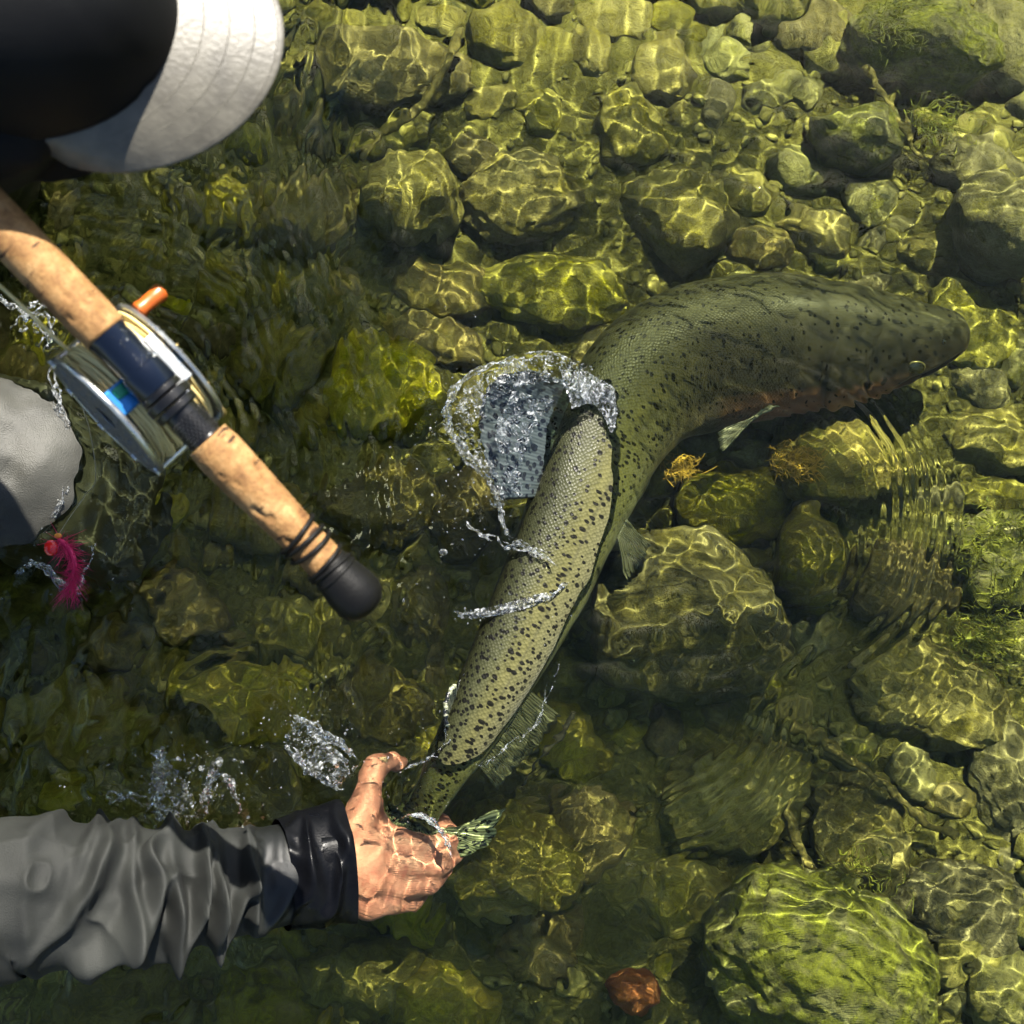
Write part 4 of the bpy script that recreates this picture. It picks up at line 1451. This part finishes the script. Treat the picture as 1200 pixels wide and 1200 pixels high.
def rs_(px):
    """distance along the rod of the place seen at picture column px"""
    lo, hi = -0.2, 3.0
    for _ in range(50):
        mid = (lo + hi) / 2
        p = RB + rdir * mid
        x_, _y = project(p[0], p[1], p[2])
        if x_ > px:
            lo = mid
        else:
            hi = mid
    return lo


def cork_grip(name, s0, s1, prof, seed):
    n, m_ = 140, 56
    s = np.linspace(0, 1, n)
    r_ = np.interp(s, [p[0] for p in prof], [p[1] for p in prof])
    ref = np.cross(rdir, [0, 0, 1.0])
    ref /= np.linalg.norm(ref)
    up_ = np.cross(ref, rdir)
    a = np.arange(m_) / m_ * 2 * np.pi
    S, A = np.meshgrid(s * (s1 - s0), a, indexing='ij')
    cyl = np.stack([S * 100, np.cos(A) * 1.6, np.sin(A) * 1.6], -1)
    pit = np.clip(vnoise(cyl * np.array([0.9, 2.2, 2.2]), seed) - 0.52, 0, 1) * 0.006
    joint = np.exp(-(((S / 0.0125) % 1 - 0.5) / 0.06) ** 2)
    rr2 = r_[:, None] * (1 + 0.006 * vnoise(cyl * 0.4, seed + 3)) - pit - 0.00018 * joint
    v = (RB + rdir * (s0 + S)[..., None]) + (rr2 * np.cos(A))[..., None] * ref + (rr2 * np.sin(A))[..., None] * up_
    f = [list(q) for q in gridfaces(n, m_, True)] + [list(range(m_))[::-1], list(range((n - 1) * m_, n * m_))]
    me = mesh(v.reshape(-1, 3), f, name, rod)
    at = me.attributes.new('ring', 'FLOAT', 'POINT')
    at.data.foreach_set('value', joint.ravel())
    at = me.attributes.new('cp', 'FLOAT_VECTOR', 'POINT')
    at.data.foreach_set('vector', np.stack([S, A * 0.016, np.full_like(S, seed)], -1).reshape(-1, 3).ravel())
    return link(name, me, M['cork'], rod)


sB, sC1, sC2 = rs_(436), rs_(383), rs_(243)
sT, sU = rs_(206), rs_(124)
cork_grip('lower_cork_grip', sC1 - 0.004, sC2, [(0, .0145), (.25, .0144), (.7, .0168), (.9, .0175), (1, .0162)], 2)
cork_grip('upper_cork_grip', sU, sU + 0.36, [(0, .0160), (.04, .0168), (.5, .0165), (.9, .013), (1, .0075)], 5)
Lb = sC1 - sB
MB().lathe(RB + rdir * sB, rdir, [(0, .0005), (.0008, .006), (.003, .0125), (.008, .0172), (.014, .0192), (Lb * .5, .0190), (Lb * .8, .0165), (Lb, .0152), (Lb + .001, .0138)], 48).build('butt_cap', M['rubber'], rod)
o = MB().lathe(RB + rdir * sC2, rdir, [(0, .0118), (.0015, .0125)] + [(0.0018 + k * .0011, .0128 if k % 2 else .0120) for k in range(int((sT - sC2 - .004) / .0011))] + [(sT - sC2, .0120)], 40).build('threaded_barrel', M['black_metal'], rod)
bead = MB()
ref = np.cross(rdir, [0, 0, 1.0]); ref /= np.linalg.norm(ref); up_ = np.cross(ref, rdir)
for k in range(8):
    for j in range(26):
        a = j / 26 * 2 * np.pi + (k % 2) * .12
        bead.ball(RB + rdir * (sC2 + .004 + k * .0024) + .0129 * (np.cos(a) * ref + np.sin(a) * up_), .0009, 1)
q = bead.build('knurling', M['black_metal'], None)
q.parent = o
q.location = -np.array(rod.location)
for s0, w_, r_ in ((sT - .004, .006, .0162), (sT + .003, .007, .0175), (sT + .011, .005, .0158)):
    bevel(MB().lathe(RB + rdir * s0, rdir, [(0, r_ - .0012), (.0006, r_), (w_ - .0006, r_), (w_, r_ - .0012)], 48).build('locking_ring', M['black_metal'], rod, auto=40), .0004)
MB().lathe(RB + rdir * (sT + .016), rdir, [(0, .0150), (.001, .0158), (.018, .0158), (.019, .0142), (sU - sT - .02, .0142), (sU - sT - .018, .0150), (sU - sT - .0155, .0150)], 48).build('reel_seat', M['seat_blue'], rod, auto=40)
# elastic bands on the lower grip
for k, (px_, tl) in enumerate(((349, .16), (357, -.05), (364, .12), (381, -.10), (388, .14), (394, .02))):
    s0 = rs_(px_)
    a = np.linspace(0, 2 * np.pi, 49)
    pts = RB + rdir * s0 + (.0166 if k < 3 else .0160) * (np.cos(a)[:, None] * ref + np.sin(a)[:, None] * up_) + (rdir[None] * (tl * .016 * np.cos(a + k))[:, None])
    MB().tube(pts, .0017, 8, False).build('elastic_band', M['rubber'], rod)
# blank and guides beyond the grip
Lt = 2.7
MB().tube([RB + rdir * (sU + .33 + t) for t in np.linspace(0, Lt, 30)], np.linspace(.0065, .0028, 30), 12).build('rod_blank', M['blank'], rod)
for t in (.45, .95, 1.5, 2.1):
    a = np.linspace(0, 2 * np.pi, 25)
    cc = RB + rdir * (sU + .33 + t) - np.array([0, 0, .014])
    MB().tube(cc + .008 * (np.cos(a)[:, None] * ref + np.sin(a)[:, None] * np.array([0, 0, 1.0])), .0009, 6, False).tube([cc + np.array([0, 0, .008]), cc + np.array([0, 0, .012])], .001, 6).build('line_guide', M['silver'], rod)

# reel
uh = np.array([-rdir[1], rdir[0], 0.0])
uh /= np.linalg.norm(uh)
if uh[0] < 0:
    uh = -uh                                         # towards the upper right of the photograph
ra = 0.97 * uh - np.array([0, 0, 0.24])
ra -= rdir * np.dot(ra, rdir)
ra /= np.linalg.norm(ra)
rh = np.cross(ra, rdir)
if rh[2] > 0:
    rh = -rh                                         # hanging direction
RC = RB + rdir * rs_(171) + rh * 0.066
RR = 0.0545


def disc_pts(c_, r_, a):
    return c_ + r_ * (np.cos(a) * rdir + np.sin(a) * rh)


# frame: the back plate that carries the pillars
b = MB()
b.lathe(RC + ra * .0290, ra, [(0, .006), (0, RR - .003), (.0004, RR), (.0026, RR + .0004), (.0036, RR - .001), (.0042, RR - .006), (.0062, RR * .55), (.0066, .010), (.0066, .0005)], 96)
reel = b.build('fly_reel', M['silver'], rod, auto=35)


def sub(b_, name, mat, **k_):
    o_ = b_.build(name, mat, None, **k_)
    o_.parent = reel
    o_.location = -np.array(rod.location)
    return o_


# perforated spool plate: rings of holes cut through
nr, na_ = 15, 132
rad_ = np.linspace(.010, RR - .004, nr)
b = MB()
tv = []
for r_ in rad_:
    for k in range(na_):
        tv.append(disc_pts(RC - ra * .0295, r_, k / na_ * 2 * np.pi))
fs = []
for i in range(nr - 1):
    for k in range(na_):
        hole = (i in (4, 5) and (k % 11) in (2, 3, 4, 5)) or (i in (8,) and ((k + 3) % 6) in (1, 2, 3)) or (i in (11, 10) and (k % 11) in (6, 7, 8)) 
        if not hole:
            fs.append([i * na_ + k, i * na_ + (k + 1) % na_, (i + 1) * na_ + (k + 1) % na_, (i + 1) * na_ + k])
b.add(np.array(tv), fs)
sp = sub(b, 'spool_plate', M['silver_worn'])
q = sp.modifiers.new('thickness', 'SOLIDIFY')
q.thickness = .0016
b = MB()
a = np.linspace(0, 2 * np.pi, 97)
rim = np.array([disc_pts(RC - ra * .0295, RR - .0015, x_) for x_ in a])
b.tube(rim, .0024, 10, False)
sub(b, 'spool_rim', M['silver'])
# pillars between the plates
for ang in (0.04, math.pi - 0.04, math.pi * .28, math.pi * .5, math.pi * .72):
    c0 = disc_pts(RC, RR - .002, ang)
    b = MB()
    b.tube([c0 - ra * .0325, c0 - ra * .029, c0 + ra * .0305], [.0042, .0028, .0028], 12)
    sub(b, 'pillar', M['silver'])
# arbor and wound line
b = MB()
b.lathe(RC - ra * .0280, ra, [(0, .020), (.057, .020)], 48)
sub(b, 'arbor', M['blue_metal'], auto=40)
b = MB()
rr = np.random.default_rng(5)
for k in range(60):
    a = np.linspace(0, 2 * np.pi, 65)
    lay = k // 15
    o0 = (-.0255 + (k % 15) * .0036) + rr.normal(0, .0006)
    tl = rr.normal(0, .0028)
    ph = rr.uniform(0, 6.28)
    r_ = .0435 + lay * .0022 + rr.normal(0, .0006)
    pts = np.array([disc_pts(RC + ra * (o0 + tl * math.cos(x_ + ph)), r_ * (1 + .012 * math.cos(2 * x_ + ph)), x_) for x_ in a])
    b.tube(pts, .00135, 7, False)
sub(b, 'wound_line', M['line'])
# blue bridge and foot clamped against the reel seat
b = MB()
b.box(RC - rh * .0475 - ra * .001, (rdir, ra, rh), (.0105, .0280, .0055))
o = sub(b, 'reel_bridge', M['blue_metal'], smooth=False)
bevel(o, .002)
b = MB()
b.box(RC - rh * .0515 - ra * .018 + rdir * .004, (rdir, ra, rh), (.0045, .0052, .0040))
o = sub(b, 'bridge_insert', M['green_metal'], smooth=False)
bevel(o, .002)
b = MB()
b.box(RC - rh * .0535 + ra * .011, (rdir, ra, rh), (.033, .0060, .0025))
b.box(RC - rh * .050 + ra * .022, (rdir, ra, rh), (.020, .0045, .0040))
o = sub(b, 'reel_foot', M['silver'], smooth=False)
bevel(o, .001)
# handle and counterweight on the outer face
KH = disc_pts(RC + ra * .035, RR - .008, -0.55)
b = MB()
b.lathe(KH, ra, [(0, .0060), (.002, .0064), (.006, .0056), (.014, .0060), (.021, .0068), (.0235, .0060), (.0245, .0040), (.0247, .0003)], 32)
sub(b, 'crank_knob', M['orange'])
KW = disc_pts(RC + ra * .0315, RR - .004, math.pi - 0.06)
b = MB()
b.lathe(KW, ra, [(0, .0055), (.004, .0055), (.0055, .0040), (.0058, .0005)], 24)
sub(b, 'counterweight', M['brass'])
for r_, n_ in ((RR - .013, 7), (RR - .026, 5)):
    for k in range(n_):
        b = MB()
        cc = disc_pts(RC + ra * (.0352 if r_ > .035 else .0358), r_, k / n_ * 2 * np.pi + .3)
        b.ball(cc, .0017, 1)
        sub(b, 'rivet', M['brass'])
# drops on the plate
b = MB()
for k in range(60):
    r_ = RR * math.sqrt(rr.uniform(.35, .95))
    cc = disc_pts(RC + ra * (.0330 + .0026 * (1 - (r_ / RR) ** 2)), r_, rr.uniform(0, 2 * math.pi))
    b.ball(cc, rr.uniform(.0005, .0013), 1)
for k in range(70):
    a = rr.uniform(-.3, 1.6)
    s0 = rr.uniform(sT + .02, sU - .006)
    b.ball(RB + rdir * s0 + .0143 * (math.cos(a) * -uh * -1 + math.sin(a) * up_), rr.uniform(.0003, .0010), 1)
o = b.build('water_drops', M['splash'], rod, kind='stuff')
# running line from the reel up along the grip
q0 = disc_pts(RC + ra * -.010, .041, -0.15)
b = MB()
pts = spline([q0, P(78, 408, .462), P(40, 372, .470), P(0, 335, .478), P(-120, 228, .49), P(-420, -60, .52)], 60)
b.tube(pts, .0013, 8)
b.build('fly_line', M['line'], rod)

# ------------------------------------------------------------------ pink fly hooked on the wader
FLY = P(66, 648, 0.022)
fly = empty('fishing_fly', FLY, 'bright pink feathered fly with a hook lying against the grey wader leg', 'fishing fly')
M['pink'] = Mat('pink_feather', Base_Color=(0.6, 0.012, 0.10), Roughness=0.5).m
M['red'] = Mat('red_bead', Base_Color=(0.75, 0.02, 0.015), Roughness=0.2, Specular_IOR_Level=0.7).m
M['steel'] = Mat('hook_steel', Base_Color=(0.12, 0.12, 0.13), Metallic=0.9, Roughness=0.25).m
M['orange_thread'] = Mat('orange_thread', Base_Color=(0.8, 0.28, 0.03), Roughness=0.5).m
M['tippet'] = Mat('tippet', Base_Color=(0.35, 0.33, 0.25), Roughness=0.3).m
zz = .024
b = MB()
b.tube(spline([P(66, 632, zz), P(82, 642, zz), P(88, 662, zz), P(84, 682, zz), P(72, 690, zz - .004), P(62, 680, zz - .006), P(60, 668, zz - .004)], 40), [.0009] * 40, 8)
b.build('hook', M['steel'], fly)
sh = spline([P(68, 632, zz), P(80, 642, zz), P(87, 660, zz), P(85, 680, zz)], 60)
b = MB()
b.tube(sh, np.interp(np.linspace(0, 1, 60), [0, .1, .5, 1], [.0016, .0032, .0034, .0014]), 10)
b.build('dressing', M['pink'], fly)
b = MB()
rr = np.random.default_rng(9)
for k in range(340):
    i = rr.integers(0, 60)
    d = rr.normal(0, 1, 3) * np.array([.8, .8, .35]) + np.array([.25, -.9, .1])
    d = d / np.linalg.norm(d) * rr.uniform(.006, .019)
    cdr = rr.normal(0, .003, 3)
    b.tube([sh[i], sh[i] + d * .5 + cdr, sh[i] + d + cdr * 1.8], [.00028, .00024, .00008], 4, False)
for k in range(60):
    d = np.array([rr.normal(-.25, .35), -1, rr.normal(0, .15)])
    d = d / np.linalg.norm(d) * rr.uniform(.012, .030)
    b.tube([sh[-1], sh[-1] + d * .5 + rr.normal(0, .002, 3), sh[-1] + d + rr.normal(0, .004, 3)], [.0003, .00025, .00008], 4, False)
b.build('hackle', M['pink'], fly, kind='stuff')
MB().ball(P(60, 642, zz), (.0075, .0085, .005), 3).build('bead', M['red'], fly)
MB().ball(P(68, 628, zz), (.0042, .003, .003), 2).build('thread_head', M['orange_thread'], fly)
b = MB()
b.tube(spline([P(68, 627, zz), P(82, 606, .03), P(100, 580, .05), P(112, 560, .09), P(104, 500, .2), P(82, 440, .36), P(79, 410, .458)], 60), .00035, 6)
b.build('tippet', M['tippet'], fly)

# ------------------------------------------------------------------ splashes
def W3(px, py, z):
    return P(px, py, 0) + np.array([0, 0, z])


def strands(b, path, k, spread, r0, r1, seed, n=70):
    """k wandering threads of water along a path of (px, py, z)"""
    rr = np.random.default_rng(seed)
    base = spline(np.array([W3(*p) for p in path]), n)
    t = np.linspace(0, 1, n)
    L = np.linalg.norm(np.diff(base, axis=0), axis=1).sum()
    for j in range(k):
        a, e = sorted(rr.uniform(0, 1, 2)) if j else (0.0, 1.0)
        if e - a < 0.25:
            a, e = max(0, a - 0.2), min(1, e + 0.2)
        i0, i1 = int(a * (n - 1)), int(e * (n - 1)) + 1
        q = base[i0:i1].copy()
        u = t[i0:i1] * L / 0.018
        for ax_ in range(3):
            q[:, ax_] += spread * (0.6 if ax_ == 2 else 1.0) * fbm(np.stack([u, np.full_like(u, j * 3.7 + ax_ * 9.1), np.full_like(u, seed)], -1), seed + j, 3)
        rad = r0 + (r1 - r0) * np.clip(0.5 + 0.8 * vnoise(np.stack([u * 2.3, np.full_like(u, j * 5.3), np.full_like(u, 1.5)], -1), seed + 31 + j), 0, 1)
        rad = rad * np.minimum(1, np.minimum(np.arange(len(q)) + 1, len(q) - np.arange(len(q))) / 5)
        if len(q) > 3:
            b.tube(q, np.maximum(rad, 0.0004), 8)
            for m_ in range(2):
                i = rr.integers(0, len(q))
                b.ball(q[i], rr.uniform(r1 * 0.8, r1 * 1.5) * rr.uniform(0.7, 1.3, 3), 2)


def film(b, pa, pb, thick, amp, seed, n=46, m_=16):
    """thin rippled sheet of water between two paths"""
    A = spline(np.array([W3(*p) for p in pa]), n)
    B = spline(np.array([W3(*p) for p in pb]), n)
    s_ = np.linspace(0, 1, m_)
    g_ = A[:, None] * (1 - s_[None, :, None]) + B[:, None] * s_[None, :, None]
    w_ = fbm(g_ * 70, seed, 3)
    g_[..., 2] += amp * w_
    g_[..., 0] += amp * 0.6 * fbm(g_ * 60 + 5, seed + 4, 2)
    th_ = thick * np.clip(0.9 + 0.7 * fbm(g_ * 90 + 3, seed + 7, 2), 0.25, 2)
    top = g_.copy()
    top[..., 2] += th_ / 2
    bot = g_.copy()
    bot[..., 2] -= th_ / 2
    v = np.concatenate([top.reshape(-1, 3), bot.reshape(-1, 3)])
    f = [list(q) for q in gridfaces(n, m_)] + [list(q[::-1] + n * m_) for q in gridfaces(n, m_)]
    id_ = np.arange(n * m_).reshape(n, m_)
    bd = list(id_[0]) + list(id_[1:, -1]) + list(id_[-1, :-1][::-1]) + list(id_[1:-1, 0][::-1])
    for i in range(len(bd)):
        j = (i + 1) % len(bd)
        f.append([bd[j], bd[i], bd[i] + n * m_, bd[j] + n * m_])
    b.add(v, f)


def splash(label, b, seed, drops=(), voxel=0.001, it=2):
    me = remeshed(np.concatenate(b.v), b.f, voxel, it)
    v = verts(me)
    v = v + normals(me) * (0.0005 * fbm(v * 330, seed, 2))[:, None]
    c = v.mean(0)
    c[2] = 0
    vs = [v - c]
    fs = [list(p_.vertices) for p_ in me.polygons]
    n = len(v)
    v0_, f0_ = ico(2)
    rr = np.random.default_rng(seed)
    for px, py, z, r_ in drops:
        vs.append(v0_ * r_ * rr.uniform(0.7, 1.4, 3) + W3(px, py, z) - c)
        fs += [[int(i) + n for i in q] for q in f0_]
        n += len(v0_)
    o = link('splash', mesh(np.concatenate(vs), fs, 'splash'), M['splash'], label=label, cat='splash', kind='stuff')
    o.location = c
    return o


def spray(cx, cy, sx, sy, n, z0, z1, r0, r1, seed):
    rr = np.random.default_rng(seed)
    return [(cx + rr.normal(0, sx), cy + rr.normal(0, sy), rr.uniform(z0, z1), r0 + (r1 - r0) * rr.random() ** 4) for _ in range(n)]


b = MB()
rimp = [(690, 436, .030), (640, 430, .050), (590, 440, .060), (545, 458, .056), (528, 488, .048), (530, 514, .040), (552, 542, .032), (573, 570, .026), (585, 602, .022), (598, 630, .02), (620, 650, .022), (655, 664, .026)]
strands(b, rimp, 7, .0050, .0005, .0016, 1, 150)
film(b, [(692, 436, .034), (640, 430, .054), (590, 441, .062), (550, 462, .056), (534, 494, .046)], [(690, 478, .030), (650, 462, .052), (610, 466, .058), (578, 484, .054), (556, 510, .046)], .0008, .005, 2)
film(b, [(655, 440, .030), (690, 440, .020), (716, 456, .012), (728, 482, .006)], [(668, 486, .030), (692, 478, .020), (708, 492, .012), (716, 512, .006)], .0009, .004, 35, 40, 16)
film(b, [(600, 470, .060), (584, 505, .058), (586, 545, .048), (600, 585, .034)], [(650, 480, .052), (622, 515, .050), (612, 550, .044), (612, 588, .034)], .0007, .005, 33, 40, 16)
film(b, [(532, 505, .042), (552, 540, .034), (574, 570, .028), (586, 602, .022)], [(548, 500, .046), (566, 530, .040), (586, 560, .034), (594, 596, .026)], .0007, .005, 3, 40, 10)
strands(b, [(545, 612, .006), (572, 630, .012), (602, 642, .02), (640, 650, .028)], 5, .005, .0006, .0018, 4)
splash('sparkling water thrown up round the trout dorsal fin', b, 1, spray(545, 540, 34, 65, 320, .005, .08, .0003, .0014, 4) + [(520, 648, .012, .0040), (540, 470, .07, .0022)])
b = MB()
strands(b, [(528, 718, .004), (560, 722, .016), (600, 712, .022), (640, 700, .022), (668, 682, .012)], 6, .0035, .0006, .0018, 5)
film(b, [(545, 716, .010), (590, 708, .020), (640, 694, .021)], [(552, 726, .012), (596, 720, .021), (644, 704, .020)], .0011, .002, 6, 40, 8)
splash('thin curl of water sliding across the trout flank', b, 5, spray(590, 720, 45, 20, 40, .015, .05, .0004, .0012, 6))
b = MB()
strands(b, [(462, 908, .004), (498, 892, .008), (520, 866, .012), (530, 822, .012), (545, 780, .006)], 3, .0045, .0004, .0011, 7)
strands(b, [(552, 900, .002), (590, 880, .004), (622, 852, .006), (640, 812, .006), (655, 770, .003)], 3, .0045, .0004, .0010, 8)
splash('rim of water lapping along the trout tail near the hand', b, 7, spray(470, 880, 30, 25, 40, .005, .03, .0004, .0012, 9))
b = MB()
film(b, [(418, 896, .006), (392, 872, .020), (370, 848, .034), (350, 836, .040)], [(402, 925, .004), (378, 912, .014), (358, 890, .024), (344, 866, .032)], .0009, .008, 10, 50, 26)
strands(b, [(420, 892, .008), (394, 868, .022), (370, 846, .036), (348, 832, .044)], 6, .005, .0006, .0019, 11)
strands(b, [(402, 925, .004), (378, 912, .014), (358, 892, .026), (342, 864, .034)], 5, .005, .0006, .0019, 12)
splash('glassy tongue of water thrown off the thumb', b, 11, spray(365, 850, 26, 24, 160, .02, .06, .0004, .0014, 12))
b = MB()
film(b, [(178, 962, .004), (190, 925, .022), (196, 896, .044), (204, 880, .056)], [(238, 960, .006), (226, 930, .026), (222, 905, .046), (214, 884, .058)], .0009, .011, 13, 46, 26)
strands(b, [(180, 962, .004), (190, 925, .022), (198, 896, .046), (206, 876, .060)], 6, .007, .0006, .0020, 14)
strands(b, [(238, 960, .006), (246, 932, .030), (262, 908, .050), (274, 888, .062)], 6, .006, .0006, .0022, 15)
strands(b, [(286, 962, .008), (288, 938, .026), (280, 916, .040), (270, 900, .05)], 5, .005, .0006, .0020, 16)
strands(b, [(120, 940, .004), (150, 930, .010), (180, 940, .012), (215, 948, .016)], 5, .006, .0006, .0018, 17)
splash('bright jagged splash leaping up beside the jacket sleeve', b, 15, spray(230, 905, 50, 28, 320, .01, .10, .0004, .0016, 16) + [(273, 886, .064, .0036), (251, 894, .055, .0026)])
b = MB()
strands(b, [(60, 425, .004), (72, 480, .008), (82, 520, .008), (78, 570, .010), (62, 615, .012)], 8, .006, .0006, .0019, 17, 100)
strands(b, [(22, 672, .006), (50, 662, .010), (90, 690, .008), (104, 660, .008), (116, 635, .006)], 6, .006, .0006, .0017, 18)
splash('water swirling up the edge of the grey wader leg', b, 17, spray(90, 655, 30, 35, 90, .003, .02, .0003, .0011, 19))
b = MB()
strands(b, [(468, 956, .004), (500, 958, .008), (522, 980, .008), (532, 1012, .004)], 6, .004, .0005, .0016, 20)
splash('film of water breaking over the curled fingers', b, 20, spray(495, 960, 22, 18, 30, .004, .02, .0003, .0011, 21))
b = MB()
strands(b, [(0, 352, .006), (30, 365, .008), (56, 385, .008), (60, 412, .006)], 8, .010, .0006, .0018, 22)
strands(b, [(10, 395, .006), (30, 380, .008), (44, 360, .008), (70, 352, .006)], 6, .010, .0006, .0016, 24)
splash('small foaming swirl beside the rod grip and wader leg', b, 22, spray(40, 370, 26, 20, 50, .003, .03, .0003, .0011, 23))
